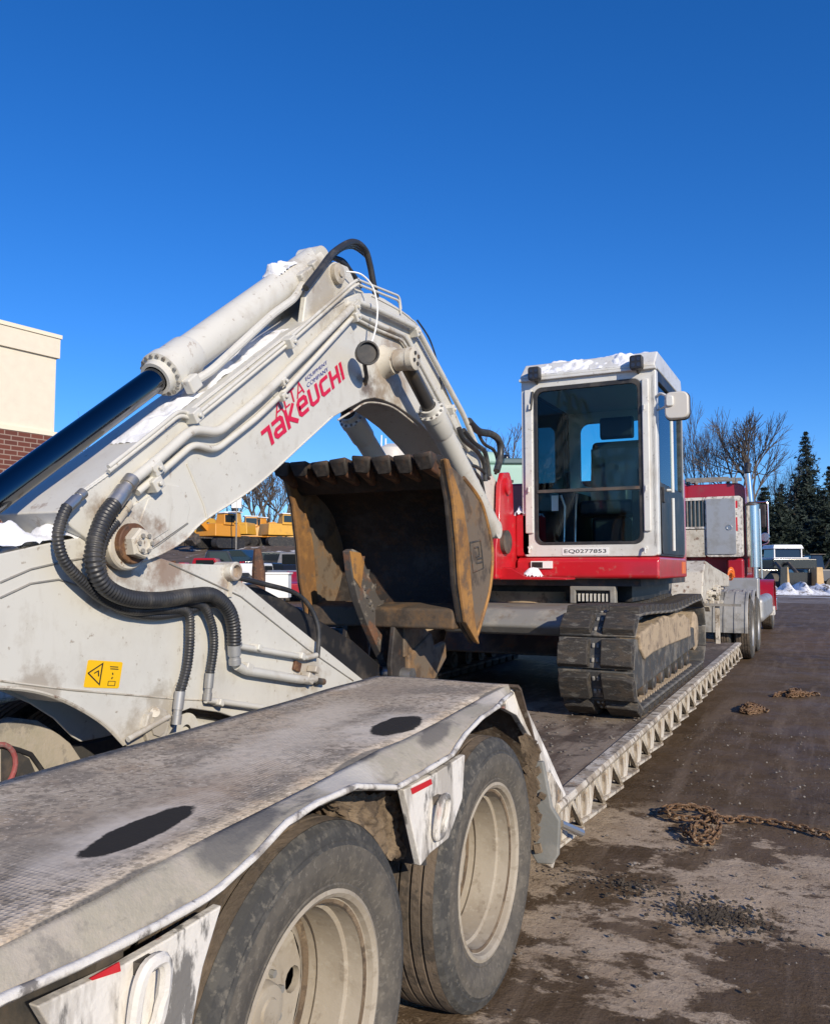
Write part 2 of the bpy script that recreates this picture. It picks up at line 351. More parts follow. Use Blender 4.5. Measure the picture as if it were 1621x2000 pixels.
PATCH = []
for (x_, y_), hx_, hy_ in (((700, 1478), .022, .16), ((480, 1598), .030, .16), ((235, 1705), .03, .20), ((850, 1425), .022, .16), ((120, 1765), .03, .15), ((960, 1362), .02, .16)):
    p_ = az(x_, y_, 1.04); PATCH.append((tuple(p_), (hx_, hy_, 1), (.115, .108, .10), .85, .15, 1.2))
for (x_, y_), hx_, hy_, cc_ in (((540, 1450), .12, .35, (.66, .58, .47)), ((330, 1560), .08, .3, (.46, .34, .235)), ((620, 1400), .10, .3, (.66, .58, .47)), ((150, 1600), .1, .25, (.30, .255, .20)), ((760, 1350), .12, .25, (.30, .245, .19))):
    p_ = az(x_, y_, 1.045); PATCH.append((tuple(p_), (hx_, hy_, 1), cc_, .55, .5, 2.2))
for (x_, y_), hx_, hy_ in (((774, 1415), .072, .150), ((276, 1594), .050, .170)):
    p_ = az(x_, y_, 1.045)
    PATCH += [((p_.x - .015, p_.y - .02, p_.z), (hx_ * 1.5, hy_ * 1.35, 1), (.72, .65, .55), .6, .45, 2.2), (tuple(p_), (hx_, hy_, 1), (.030, .027, .024), 1.0, .05, .75)]
def add_tread_mat():
    """grey diamond tread plate under dust and salt"""
    m = mat('tread_plate', (.44, .365, .275), .9, layers=[((.58, .49, .38), 2.4, .46, .64, .7), ((.42, .315, .215), 6, .50, .66, .6), ((.22, .19, .155), 4, .54, .70, .7), ((.72, .64, .53), 4.5, .66, .80, .7, (1, .4, 1)), ((.20, .168, .13), 42, .50, .64, .75), ((.68, .59, .47), 70, .62, .72, .6)], spec=.2, patches=PATCH)
    N = m.node_tree.nodes; L = m.node_tree.links; b = N['Principled BSDF']
    tc = N.new('ShaderNodeTexCoord'); sx = N.new('ShaderNodeSeparateXYZ'); L.new(tc.outputs['Object'], sx.inputs[0])
    def mth(op, a, bb):
        q = N.new('ShaderNodeMath'); q.operation = op
        for i, z in enumerate((a, bb)):
            if z is None: continue
            if isinstance(z, (int, float)): q.inputs[i].default_value = z
            else: L.new(z, q.inputs[i])
        return q.outputs[0]
    u = mth('MULTIPLY', mth('ADD', sx.outputs[0], sx.outputs[1]), 260.0); v = mth('MULTIPLY', mth('SUBTRACT', sx.outputs[0], sx.outputs[1]), 260.0)
    h = mth('MULTIPLY', mth('SINE', u, None), mth('SINE', v, None)); h = mth('MAXIMUM', h, 0.0)
    wn_ = N.new('ShaderNodeTexNoise'); wn_.inputs['Scale'].default_value = 3.5; wn_.inputs['Detail'].default_value = 6; L.new(tc.outputs['Object'], wn_.inputs[0])
    wr = N.new('ShaderNodeMapRange'); wr.inputs['From Min'].default_value = .44; wr.inputs['From Max'].default_value = .58; wr.inputs['To Min'].default_value = .1; L.new(wn_.outputs[0], wr.inputs['Value']); h = mth('MULTIPLY', h, wr.outputs[0])
    n = N.new('ShaderNodeTexNoise'); n.inputs['Scale'].default_value = 30; L.new(tc.outputs['Object'], n.inputs[0])
    h2 = mth('ADD', h, mth('MULTIPLY', n.outputs[0], 1.2))
    bp = N.new('ShaderNodeBump'); bp.inputs['Strength'].default_value = .38; bp.inputs['Distance'].default_value = .004
    L.new(h2, bp.inputs['Height']); L.new(bp.outputs[0], b.inputs['Normal'])
add_tread_mat()

def add_glass(name, tint, ior=1.33):
    m = bpy.data.materials.new(name); m.use_nodes = True; N = m.node_tree.nodes; L = m.node_tree.links
    for q in list(N):
        if q.type == 'BSDF_PRINCIPLED': N.remove(q)
    out = N['Material Output']; t = N.new('ShaderNodeBsdfTransparent'); t.inputs[0].default_value = (*tint, 1)
    g = N.new('ShaderNodeBsdfGlossy'); g.inputs['Roughness'].default_value = .03; g.inputs[0].default_value = (.9, .95, 1, 1)
    fr = N.new('ShaderNodeFresnel'); fr.inputs[0].default_value = ior; mx = N.new('ShaderNodeMixShader')
    L.new(fr.outputs[0], mx.inputs[0]); L.new(t.outputs[0], mx.inputs[1]); L.new(g.outputs[0], mx.inputs[2]); L.new(mx.outputs[0], out.inputs[0])
    MT[name] = m
add_glass('cab_glass', (.90, .98, .98), 1.25); add_glass('side_glass', (.62, .84, .86)); add_glass('rear_glass', (.58, .86, .86), 1.2)

def add_ground_mat():
    m = bpy.data.materials.new('ground_mud'); m.use_nodes = True; N = m.node_tree.nodes; L = m.node_tree.links
    b = N['Principled BSDF']; tc = N.new('ShaderNodeTexCoord'); P = tc.outputs['Object']
    def nz(scale, detail=10, rough=.6, st=(1, 1, 1), dist=0.):
        mp = N.new('ShaderNodeMapping'); mp.inputs['Scale'].default_value = st; L.new(P, mp.inputs[0])
        n = N.new('ShaderNodeTexNoise'); n.inputs['Scale'].default_value = scale; n.inputs['Detail'].default_value = detail
        n.inputs['Roughness'].default_value = rough; n.inputs['Distortion'].default_value = dist; L.new(mp.outputs[0], n.inputs[0]); return n.outputs[0]
    def mr(v, a, c, d=0., e=1.):
        q = N.new('ShaderNodeMapRange'); q.inputs['From Min'].default_value = a; q.inputs['From Max'].default_value = c
        q.inputs['To Min'].default_value = d; q.inputs['To Max'].default_value = e; L.new(v, q.inputs['Value']); return q.outputs[0]
    def mth(op, a, c):
        q = N.new('ShaderNodeMath'); q.operation = op
        for i, z in enumerate((a, c)):
            if isinstance(z, (int, float)): q.inputs[i].default_value = z
            else: L.new(z, q.inputs[i])
        return q.outputs[0]
    def mix(f, a, c):
        q = N.new('ShaderNodeMix'); q.data_type = 'RGBA'; L.new(f, q.inputs[0])
        for i, z in ((6, a), (7, c)):
            if isinstance(z, tuple): q.inputs[i].default_value = (*z, 1)
            else: L.new(z, q.inputs[i])
        return q.outputs[2]
    sx = N.new('ShaderNodeSeparateXYZ'); L.new(P, sx.inputs[0])
    wet = mix(mr(nz(.35, 6), .35, .65), (.078, .052, .030), (.138, .094, .057))
    wet = mix(mr(nz(3.0, 10, .7), .45, .70), wet, (.145, .104, .072))
    wet = mix(mr(nz(1.6, 8, .7, (2.6, .22, 1), .3), .50, .60), wet, (.165, .120, .082))
    wet = mix(mr(nz(22, 6, .7), .60, .72), wet, (.20, .15, .11))
    dryc = mix(mr(nz(5, 8), .35, .65), (.36, .275, .195), (.47, .375, .28))
    dryc = mix(mr(nz(40, 4), .58, .70), dryc, (.11, .088, .07))
    # dry, paler concrete patches only near the camera; a slab edge where they stop
    near = mr(mth('ADD', sx.outputs[1], mth('MULTIPLY', nz(1.1, 4), .9)), 6.2, 5.9)
    near2 = mr(sx.outputs[1], 2.0, 4.2, .0, .055)
    n1 = mth('ADD', nz(1.25, 14, .72, (1, 1.25, 1), .15), near2)
    dry = mth('MULTIPLY', mr(n1, .520, .555), near)
    dry = mth('MULTIPLY', dry, mr(nz(7, 12, .75), .36, .44))
    c1 = mix(dry, wet, dryc)
    # tyre-swept, slightly paler streaks far off; snow dust beyond
    far = mth('MULTIPLY', mr(sx.outputs[1], 9, 40), mr(nz(.9, 8, .65, (.25, 1, 1)), .42, .62))
    c2 = mix(mth('MULTIPLY', far, .75), c1, (.165, .125, .105))
    frost = mth('MULTIPLY', mr(sx.outputs[1], 38, 52), mr(nz(.5, 8, .7, (.3, 1, 1)), .46, .58))
    c2 = mix(frost, c2, (.55, .55, .57))
    speck = mth('MULTIPLY', mr(nz(1.6, 4), .52, .60), mr(nz(60, 3, .7), .66, .72))
    c2 = mix(speck, c2, (.48, .45, .42))
    L.new(c2, b.inputs['Base Color'])
    rr = mr(nz(2.2, 8), .40, .64, .50, .85); q = N.new('ShaderNodeMix'); q.data_type = 'FLOAT'; L.new(dry, q.inputs[0]); L.new(rr, q.inputs[2]); q.inputs[3].default_value = .95
    L.new(q.outputs[0], b.inputs['Roughness']); b.inputs['Specular IOR Level'].default_value = .10
    hgt = mth('ADD', mth('MULTIPLY', nz(7, 10, .7), .7), mth('MULTIPLY', nz(45, 6, .7), .35)); hgt = mth('ADD', hgt, mth('MULTIPLY', dry, .08))
    bp = N.new('ShaderNodeBump'); bp.inputs['Strength'].default_value = .75; bp.inputs['Distance'].default_value = .03
    L.new(hgt, bp.inputs['Height']); L.new(bp.outputs[0], b.inputs['Normal'])
    MT['ground_mud'] = m
add_ground_mat()

# ================================================================== GROUND
def ground():
    xs = [-600, -300, -150, -80, -50, -35, -25, -18, -12, -8] + list(np.arange(-6, 4.01, .08)) + [5, 7, 10, 15, 25, 40, 80, 150, 300, 600]
    ys = [-300, -100, -40, -15, -6, -2] + list(np.arange(-1, 9, .08)) + list(np.arange(9, 20, .3)) + [21, 24, 28, 33, 40, 50, 62, 75, 95, 130, 200, 350, 700, 1400]
    mb = MB(); nx = len(xs)
    for y in ys:
        for x in xs:
            z = 0.0
            if -7 < x < 4.5 and -1 < y < 20:
                z = .020 * noise.noise((x * .9, y * .9, 3)) + .010 * noise.noise((x * 3.1, y * 3.1, 8)) - .012
            mb.v.append(Vector((x, y, z)))
    for j in range(len(ys) - 1):
        for i in range(nx - 1):
            a = j * nx + i; mb.f.append([a, a + 1, a + nx + 1, a + nx]); mb.mi.append(0)
    tag(mb.build('ground', 'ground_mud'), kind='structure')
ground()

# ================================================================== TRAILER
TR = empty('lowboy_trailer', (-2.37, 7.0, 0))
tag(TR, 'dusty grey lowboy trailer with tread plate wheel covers and muddy low deck', 'trailer')

def ring_profile_tyre(R_, rim, wd):
    h = wd / 2
    m_ = (R_ + rim) / 2
    return [(-h * .62, rim), (-h * .86, rim + .012), (-h * .90, rim + .026), (-h * .885, rim + .030), (-h * .955, rim + .050), (-h, m_ - .005), (-h * 1.008, m_ + .010), (-h * .996, m_ + .014), (-h * .985, m_ + .030), (-h * .95, R_ - .052), (-h * .955, R_ - .046), (-h * .925, R_ - .042), (-h * .87, R_ - .018), (-h * .74, R_ - .004)]
def tyre_mesh(c, side, R_, rim, wd, grooves=4, seg=56, ribs=False):
    """lathe about X, with circumferential grooves in the tread; slot 0 side wall, slot 1 tread"""
    mb = MB(); left = ring_profile_tyre(R_, rim, wd); tread = []
    h = wd / 2 * .74; gw = .011; n = grooves
    pos = [-h + 2 * h * (i + 1) / (n + 1) for i in range(n)]
    tread.append((-h, R_ - .003))
    for p in pos: tread += [(p - gw / 2, R_), (p - gw / 2 + .002, R_ - .014), (p + gw / 2 - .002, R_ - .014), (p + gw / 2, R_)]
    tread.append((h, R_ - .003))
    right = [(-t, r) for t, r in left[::-1]]
    A_ = (side, 0, 0)
    mb.cur = 0; mb.lathe(c, A_, left[:9], seg); mb.cur = 2; mb.lathe(c, A_, left[8:], seg); mb.cur = 1; mb.lathe(c, A_, tread, seg); mb.cur = 2; mb.lathe(c, A_, right[:6], seg); mb.cur = 0; mb.lathe(c, A_, right[5:], seg)
    mb.cur = 2
    if ribs:
        A = Vector((side, 0, 0)); C_ = Vector(c)
        for i in range(96):
            a = 2 * math.pi * i / 96; d = Vector((0, math.cos(a), math.sin(a))); tg = Vector((0, -math.sin(a), math.cos(a)))
            p0 = C_ + A * (wd / 2 * .925) + d * (R_ - .043); p1 = C_ + A * (wd / 2 * .80) + d * (R_ - .010); w_ = tg * .0045; n_ = (A * .7 + d * .7) * .004
            mb.add([p0 - w_, p0 + w_, p1 + w_, p1 - w_, p0 - w_ * .6 + n_, p0 + w_ * .6 + n_, p1 + w_ * .6 + n_, p1 - w_ * .6 + n_], [(4, 5, 6, 7), (0, 1, 5, 4), (1, 2, 6, 5), (2, 3, 7, 6), (3, 0, 4, 7)])
    return mb
def make_wheel(parent, c, side=1, R_=.468, rim=.288, wd=.275, dish=.195, dual=True, name='wheel', holes=5, hub=True, seg=64, rmat='rim_dusty'):
    """c: centre of the outer tyre; outward direction = side * X"""
    c = Vector(c); wp = empty(name, c, parent); A = Vector((side, 0, 0)); h = wd / 2
    tyre_mesh(c, side, R_, rim, wd, seg=seg, ribs=False).build('tyre', ['tyre', 'tyre_tread', 'tyre_shoulder'], wp, smooth=32)
    o = h * .80
    rm = MB()
    rm.lathe(c, A, [(o - .004, rim + .018), (o + .010, rim + .016), (o + .013, rim + .006), (o + .004, rim - .005), (o - .012, rim - .009), (o - .016, rim - .021), (o - .062, rim - .026), (o - .068, rim - .037),
                    (o - dish + .045, rim - .041), (o - dish + .036, rim - .034), (o - dish + .012, rim - .035), (o - dish + .002, rim - .046), (o - dish + .004, rim - .057)], seg)
    rm.build('rim', rmat, wp, smooth=30)
    gt = MB(); gt.lathe(c, A, [(o - .0125, rim - .0095), (o - .0145, rim - .0205), (o - .0175, rim - .0225)], seg); gt.build('rim_gutter', 'mud', wp)
    gt = MB(); gt.lathe(c, A, [(o - dish + .0130, rim - .0360), (o - dish + .0035, rim - .0468), (o - dish + .0050, rim - .0560)], seg); gt.build('disc_weld', 'mud', wp)
    # disc with real hand holes
    d = MB(); r0, r1 = rim - .056, .105; t = o - dish + .004; nseg = holes * 6; rings = [r0, r0 - .018, r0 - .030, (r0 + r1) / 2 + .012, r1 + .02, r1]
    u = Vector((0, 1, 0)); v = Vector((0, 0, 1)); hr = .5 * (rings[2] - rings[4]) * .88; rc = (rings[2] + rings[4]) / 2
    vs = []; fs = []
    def pt(a, r, tt): return c + A * tt + (u * math.cos(a) + v * math.sin(a)) * r
    prof = [(t, r0), (t + .012, r0 - .016), (t + .016, r0 - .028)]
    d.lathe(c, A, prof, nseg)
    K = 12
    for i in range(holes):
        a0 = 2 * math.pi * i / holes; wdt = math.pi / holes
        outer = []
        for k in range(K):
            th = 2 * math.pi * k / K + math.pi / K
            sx, sy = math.cos(th), math.sin(th); m_ = max(abs(sx), abs(sy)); sx /= m_; sy /= m_
            outer.append((a0 + sx * wdt, rc + sy * (rings[2] + .002 - rings[4]) / 2, sx, sy))
        ov = [pt(a, r, t + .016) for a, r, _, _ in outer]
        hv = []
        for k in range(K):
            th = 2 * math.pi * k / K + math.pi / K
            hv.append((c + A * (t + .016) + (u * math.cos(a0) + v * math.sin(a0)) * (rc + math.sin(th) * hr) + (-u * math.sin(a0) + v * math.cos(a0)) * math.cos(th) * hr * 1.0))
        bv = [p - A * .02 for p in hv]
        d.add(ov + hv + bv, [(k, (k + 1) % K, K + (k + 1) % K, K + k) for k in range(K)] + [(K + k, K + (k + 1) % K, 2 * K + (k + 1) % K, 2 * K + k) for k in range(K)])
    d.lathe(c, A, [(t + .016, rings[4] + .002), (t + .018, r1 + .004), (t + .010, .10)], nseg)
    d.build('disc', rmat, wp, smooth=40)
    bk = MB(); bk.lathe(c, A, [(t - .05, rim - .05), (t - .06, .05), (t - .06, .002)], 24); bk.build('brake_drum', 'black_paint', wp)
    if hub:
        hb = MB(); hb.lathe(c, A, [(t + .012, .104), (t + .028, .100), (t + .032, .068), (t + .052, .064), (t + .058, .060), (t + .060, .054), (t + .060, .034), (t + .066, .030), (t + .066, .001)], 32)
        hb.build('hub', rmat, wp)
        for i in range(8):
            a = 2 * math.pi * i / 8 + .2; p = pt(a, .082, t + .030); n = MB(); n.cyl(p, p + A * .014, .010, n=6); n.build('hub_bolt', 'grey_steel', wp, smooth=20)
    if dual:
        c2 = c - A * (wd + .045)
        tyre_mesh(c2, side, R_, rim, wd, seg=40).build('tyre', ['tyre', 'tyre_tread', 'tyre_shoulder'], wp, smooth=32)
    return wp

XO = -1.09                                   # outer edge of the trailer
AX1, AX2 = 1.74, 2.89
for yy in (AX1, AX2): make_wheel(TR, (XO - .145, yy, .460))
for yy in (AX1, AX2): make_wheel(TR, (-3.50, yy, .460), side=-1, seg=40, hub=False)
ab = MB()
for yy in (AX1, AX2): ab.cyl((-3.4, yy, .47), (-1.35, yy, .47), .06)
ab.build('axle', 'dark_steel', TR)

# ---- wheel cover (tread plate top, sloped shoulder, wavy lower edge)
def cover_z(y): return 1.017 + (y - 1.3) * .021
XI = -1.85
# lower edge of the shoulder: (Y, X, Z)
LOWPT = [(-.9, -1.04, .955), (.814, -1.04, .951), (.962, -1.04, .941), (1.116, -1.04, .938), (1.237, -1.04, .940), (1.281, -1.04, .946), (1.39, -1.04, .972), (1.496, -1.045, 1.004), (1.623, -1.05, 1.014), (1.80, -1.05, 1.012),
         (2.02, -1.05, .958), (2.15, -1.05, .960), (2.40, -1.055, .968), (2.55, -1.075, 1.0), (2.74, -1.09, 1.026), (2.95, -1.11, 1.030), (3.15, -1.16, 1.025), (3.36, -1.20, 1.02)]
def crease(y):
    k = [(-.9, -1.085), (.844, -1.083), (1.047, -1.086), (1.19, -1.108), (1.375, -1.12), (1.56, -1.127), (1.753, -1.136), (2.131, -1.160), (2.263, -1.152), (2.529, -1.165), (3.037, -1.205), (3.531, -1.215)]
    for (a, b), (c, d) in zip(k, k[1:]):
        if a <= y <= c: return b + (d - b) * (y - a) / (c - a)
    return k[-1][1]
def wheel_cover(parent, mirror=False):
    xm = 2 * -2.37
    def mx(x): return xm - x if mirror else x
    yy = [y for y in np.arange(-.8, 3.37, .02)]
    def low(y):
        for a, b in zip(LOWPT, LOWPT[1:]):
            if a[0] <= y <= b[0]:
                k = (y - a[0]) / (b[0] - a[0]); return a[1] + (b[1] - a[1]) * k, a[2] + (b[2] - a[2]) * k
        return LOWPT[-1][1:]
    top = MB(); n = 12
    for y in yy:
        xc = crease(y); z = cover_z(y)
        for i in range(n + 1):
            x = XI + (xc - XI) * i / n
            top.v.append(Vector((mx(x), y, z + .006 * noise.noise((x * 2.5, y * 2.5, 1)))))
    for j in range(len(yy) - 1):
        for i in range(n):
            a = j * (n + 1) + i; q = [a, a + 1, a + n + 2, a + n + 1]; top.f.append(q[::-1] if mirror else q); top.mi.append(0)
    o = top.build('wheel_cover', 'tread_plate', parent, smooth=40)
    s = o.modifiers.new('thick', 'SOLIDIFY'); s.thickness = .012; s.offset = -1
    sh = MB(); m = 6
    for y in yy:
        xc = crease(y); z = cover_z(y); xe, zl = low(y)
        for i in range(m + 1):
            t = i / m; sh.v.append(Vector((mx(xc + (xe - xc) * t), y, z - .002 + (zl + .004 - z) * (t ** 1.25))))
    for j in range(len(yy) - 1):
        for i in range(m):
            a = j * (m + 1) + i; q = [a, a + 1, a + m + 2, a + m + 1]; sh.f.append(q[::-1] if mirror else q); sh.mi.append(0)
    o2 = sh.build('cover_shoulder', 'fender_plain', o, smooth=50)
    s = o2.modifiers.new('thick', 'SOLIDIFY'); s.thickness = .01; s.offset = -1
    # salt-crusted rolled lower edge, running over the front corner down to the deck
    ed = []
    for y in yy: ed.append((mx(low(y)[0] + .001), y, low(y)[1] + .003))
    e = MB(); k = .0135
    for a, b in zip(ed, ed[1:]):
        pass
    e.tube(ed, [.0085 + .0015 * noise.noise((p[1] * 14, 0, 0)) for p in ed], 6)
    e.build('rolled_edge', 'salt_edge', o, smooth=60)
    # front slope: ramp panel and its bright outer strip
    f = MB(); z0 = cover_z(3.36)
    prof = [(3.36, z0), (3.40, z0 - .02), (3.78, .52)]
    f.strip(prof, 'X', min(mx(XI), mx(-1.17)), max(mx(XI), mx(-1.17)), -.012)
    f.build('front_slope', 'deck_mud', o)
    g = MB(); outer = [ax(1002, 1341, -1.205), ax(1014, 1352, -1.20), ax(1068, 1466, -1.16), ax(1106, 1553, -1.10)]; inner = [ax(984, 1384, -1.205), ax(1010, 1398, -1.20), ax(1054, 1472, -1.16), ax(1083, 1580, -1.10)]
    pts = [Vector((mx(p.x), p.y, p.z)) for p in outer + inner]; dv = Vector((-.03 if not mirror else .03, 0, 0)); pts += [p + dv for p in pts]
    fs = []
    for i in range(3): fs += [(i, i + 1, 4 + i + 1, 4 + i), (8 + 4 + i, 8 + 5 + i, 8 + i + 1, 8 + i), (i + 1, i, 8 + i, 8 + i + 1), (4 + i, 5 + i, 13 + i, 12 + i)]
    fs += [(0, 4, 12, 8), (3, 11, 15, 7)]
    g.add(pts, [f[::-1] for f in fs] if not mirror else fs); g.build('front_corner_strip', 'salt_white', o, bevel=.004)
    return o
WC = wheel_cover(TR); WC2 = wheel_cover(TR, True)
# inner frame beams along the boom well
fb = MB(); fb.bb(-1.90, -1.845, -.8, 3.7, .55, 1.00); fb.build('frame_beam', 'dark_steel', TR)
fb = MB(); fb.bb(-2.895, -2.84, 1.2, 3.7, .55, .80); fb.build('frame_beam', 'dark_steel', TR)
fb = MB(); fb.prism(yz([(-500, 1400), (0, 1414), (40, 1404), (75, 1408), (118, 1436), (138, 1452), (165, 1492), (165, 1750), (-500, 1750)], -2.82), 'X', -2.90, -2.82); FSB = fb.build('far_side_frame', 'fender_plain', TR, bevel=.006)
fb = MB(); fb.tube([ax(x, y, -2.815) for x, y in ((-60, 1448), (0, 1456), (38, 1466), (60, 1474), (86, 1510), (110, 1560))], .010, 8); fb.build('frame_cable', 'black_rubber', FSB)
cr_ = ax(-4, 1500, -2.80); fb = MB(); fb.tube([cr_ + Vector((0, .075 * math.cos(i * .314), .085 * math.sin(i * .314))) for i in range(20)], .010, 8, closed=True); fb.build('red_ring', 'faded_red', FSB)
fb = MB(); fb.prism(yz([(5, 1464), (40, 1472), (58, 1482), (70, 1510), (50, 1530), (5, 1530)], -2.81), 'X', -2.822, -2.812); fb.build('frame_pocket', 'dark_steel', FSB)
fb = MB(); fb.bb(-2.84, -1.90, -.8, 3.7, .50, .54); fb.build('well_floor', 'deck_mud', TR)

# ---- lashing plates with D-rings
def lash_plate(pts, ringc, scl=1.0):
    pl = MB(); pl.prism(yz(pts, -1.075), 'X', -1.095, -1.072)
    o = pl.build('lashing_plate', 'salt_white', TR, bevel=.004)
    c = ax(ringc[0], ringc[1], -1.062); w_, h_ = .030 * scl, .060 * scl
    path = []
    for i in range(28):
        a = 2 * math.pi * i / 28; cxn = math.copysign(abs(math.cos(a)) ** .6, math.cos(a)); szn = math.copysign(abs(math.sin(a)) ** .75, math.sin(a))
        path.append(c + Vector((.012 + .010 * szn, cxn * w_, szn * h_ - .005)))
    r = MB(); r.tube(path, .0115 * scl, 8, closed=True); r.build('d_ring', 'salt_white', o)
    q = MB(); q.box(c + Vector((-.002, 0, h_ * .75)), (.03, .035, .022)); q.build('ring_lug', 'dark_steel', o)
    return o
LP2 = lash_plate([(787, 1543), (850, 1510), (907, 1474), (902, 1560), (875, 1638), (838, 1668), (820, 1692)], (856, 1592))
LP1 = lash_plate([(70, 1966), (230, 1890), (330, 1832), (432, 1768), (395, 1890), (372, 2010), (330, 2150), (180, 2150)], (282, 1945), 1.1)
for pts, par in (([(803, 1541), (842, 1522), (844, 1532), (806, 1552)], LP2), ([(175, 1912), (233, 1880), (236, 1898), (180, 1916)], LP1)):
    t = MB(); t.prism(yz(pts, -1.0695), 'X', -1.0715, -1.0690); t.build('reflective_tape', 'tape_red', par)
# mud-caked spring hanger between the wheels
hg = MB(); poly = yz([(650, 1552), (795, 1552), (808, 1600), (812, 1672), (760, 1680), (700, 1640), (668, 1590)], -1.16)
hg.prism(poly, 'X', -1.42, -1.16); hn = hg.build('spring_hanger', 'mud', TR, smooth=60)
hn.modifiers.new('sub', 'SUBSURF').subdivision_type = 'SIMPLE'; hn.modifiers['sub'].levels = 5; hn.modifiers['sub'].render_levels = 5
tx = bpy.data.textures.new('lumps', 'CLOUDS'); tx.noise_scale = .03
dm = hn.modifiers.new('lumps', 'DISPLACE'); dm.texture = tx; dm.strength = .055; dm.texture_coords = 'LOCAL'
hg = MB(); hg.prism(yz([(795, 1552), (812, 1552), (828, 1690), (812, 1690)], -1.13), 'X', -1.30, -1.12); hg.build('hanger_plate', 'dark_steel', TR)
# rear deck support behind the first plate
sp = MB(); sp.bb(-1.6, -1.12, 1.06, 1.12, .55, .95); sp.build('cross_member', 'dark_steel', TR)

# ---- mud flap board and end bracket in front of the second wheel
fl = MB(); fl.prism([(ay(x, y, 3.42).x, ay(x, y, 3.42).z) for x, y in ((1034, 1490), (1060, 1488), (1077, 1578), (1093, 1604), (1090, 1672), (1078, 1690), (1048, 1688), (1034, 1664))], 'Y', 3.42, 3.45)
MF = fl.build('mud_flap', 'grey_board', TR, bevel=.008)
ck = MB()
random.seed(3)
for i in range(170):
    z = random.uniform(.38, .84); x = ay(1036, 1600, 3.41).x + random.gauss(0, .016); s_ = random.uniform(.006, .018)
    ck.box((x, 3.412, z), (s_ * 2, s_, s_ * 1.6), Matrix.Rotation(random.uniform(0, 3), 3, 'Y'))
tag(ck.build('caked_mud', 'mud', MF), kind='stuff')
eb = MB(); eb.prism([(3.50, .60), (3.58, .66), (3.76, .53), (3.80, .44), (3.72, .32), (3.60, .24), (3.52, .28)], 'X', -1.135, -1.10); eb.build('end_bracket', 'rail_white', TR, bevel=.006)
lm = MB(); lm.cyl((-1.10, 3.72, .40), (-1.03, 3.82, .34), .018, n=10); lm.build('marker_lamp', 'steel', TR)

# ---- low deck, side rail and its outrigger brackets
DZ = .50
dk = MB(); dk.bb(-3.60, -1.16, 3.70, 12.6, .455, DZ - .004); DECK = dk.build('low_deck', 'deck_mud', TR)
YR0, YR1 = 3.66, 12.6
ra = MB(); ra.prism([(XO + .0, DZ + .006), (XO + .012, DZ - .015), (XO - .005, DZ - .045), (-1.158, DZ - .045), (-1.158, DZ + .006)], 'Y', YR0, YR1)
RAIL = ra.build('side_rail', 'rail_white', TR, bevel=.004)
n_br = 21
pitch = (YR1 - YR0) / n_br
bm_ = MB()
def bracket_mesh():
    mb = MB(); p = pitch
    # sloping face plate, leaning out towards the far end, and its triangular side gusset
    zt, zb = DZ - .046, .31
    v = [(-1.125, .015, zt), (-1.105, p * .66, zt), (-1.100, p * .40, zb), (-1.125, .015, zb)]
    mb.add(v + [(x - .012, y, z) for x, y, z in v], [(0, 1, 2, 3), (7, 6, 5, 4), (0, 4, 5, 1), (1, 5, 6, 2), (2, 6, 7, 3), (3, 7, 4, 0)])
    # diagonal gusset leaving the face and running down to the toe of the next one
    g = [(-1.105, p * .66, zt), (-1.072, p * .80, zb + .03), (-1.072, p * .90, zb - .01), (-1.115, p * .98, zb), (-1.12, p * .80, zt)]
    n_ = len(g); mb.add(g + [(x - .014, y - .006, z) for x, y, z in g], [tuple(range(n_)), tuple(range(n_, 2 * n_))[::-1]] + [(i, n_ + i, n_ + (i + 1) % n_, (i + 1) % n_) for i in range(n_)])
    mb.prism([(-1.15, 0), (-1.105, 0), (-1.085, p * .45), (-1.068, p * .86), (-1.11, p), (-1.15, p)], 'Z', zb - .016, zb - .002)
    for k in (.18, .36): mb.box((-1.111, p * k, (zt + zb) / 2), (.014, .010, zt - zb - .03))
    return mb
proto = bracket_mesh()
me0 = None
for i in range(n_br):
    loc = Vector((0, YR0 + i * pitch, 0))
    if me0 is None:
        o = proto.build('rail_bracket', 'rail_white', RAIL, bevel=.003, origin=(0, 0, 0)); me0 = o.data; o.location = loc - wl(RAIL)
    else:
        o = bpy.data.objects.new('rail_bracket', me0); col.objects.link(o); o.parent = RAIL; o.location = loc - wl(RAIL)
    o.rotation_euler = (0, 0, R(random.uniform(-.5, .5)))
wb = MB(); wb.bb(-1.42, -1.34, YR0 + .05, YR1, .20, .45); wb.build('side_beam', 'dark_steel', TR)
wb = MB(); wb.bb(-3.68, -3.60, YR0, YR1, .32, DZ); wb.build('side_rail', 'rail_white', TR)
# loose dirt on the deck: stains with their own shape
random.seed(11)
dd = MB()
for i in range(200):
    x = random.uniform(-2.2, -1.2); y = random.uniform(3.8, 6.0); s_ = random.uniform(.002, .007)
    dd.box((x, y, DZ + s_ * .3), (s_ * 2, s_ * 2, s_), Matrix.Rotation(random.uniform(0, 3), 3, 'Z'))
tag(dd.build('loose_dirt', 'stone', DECK), kind='stuff')

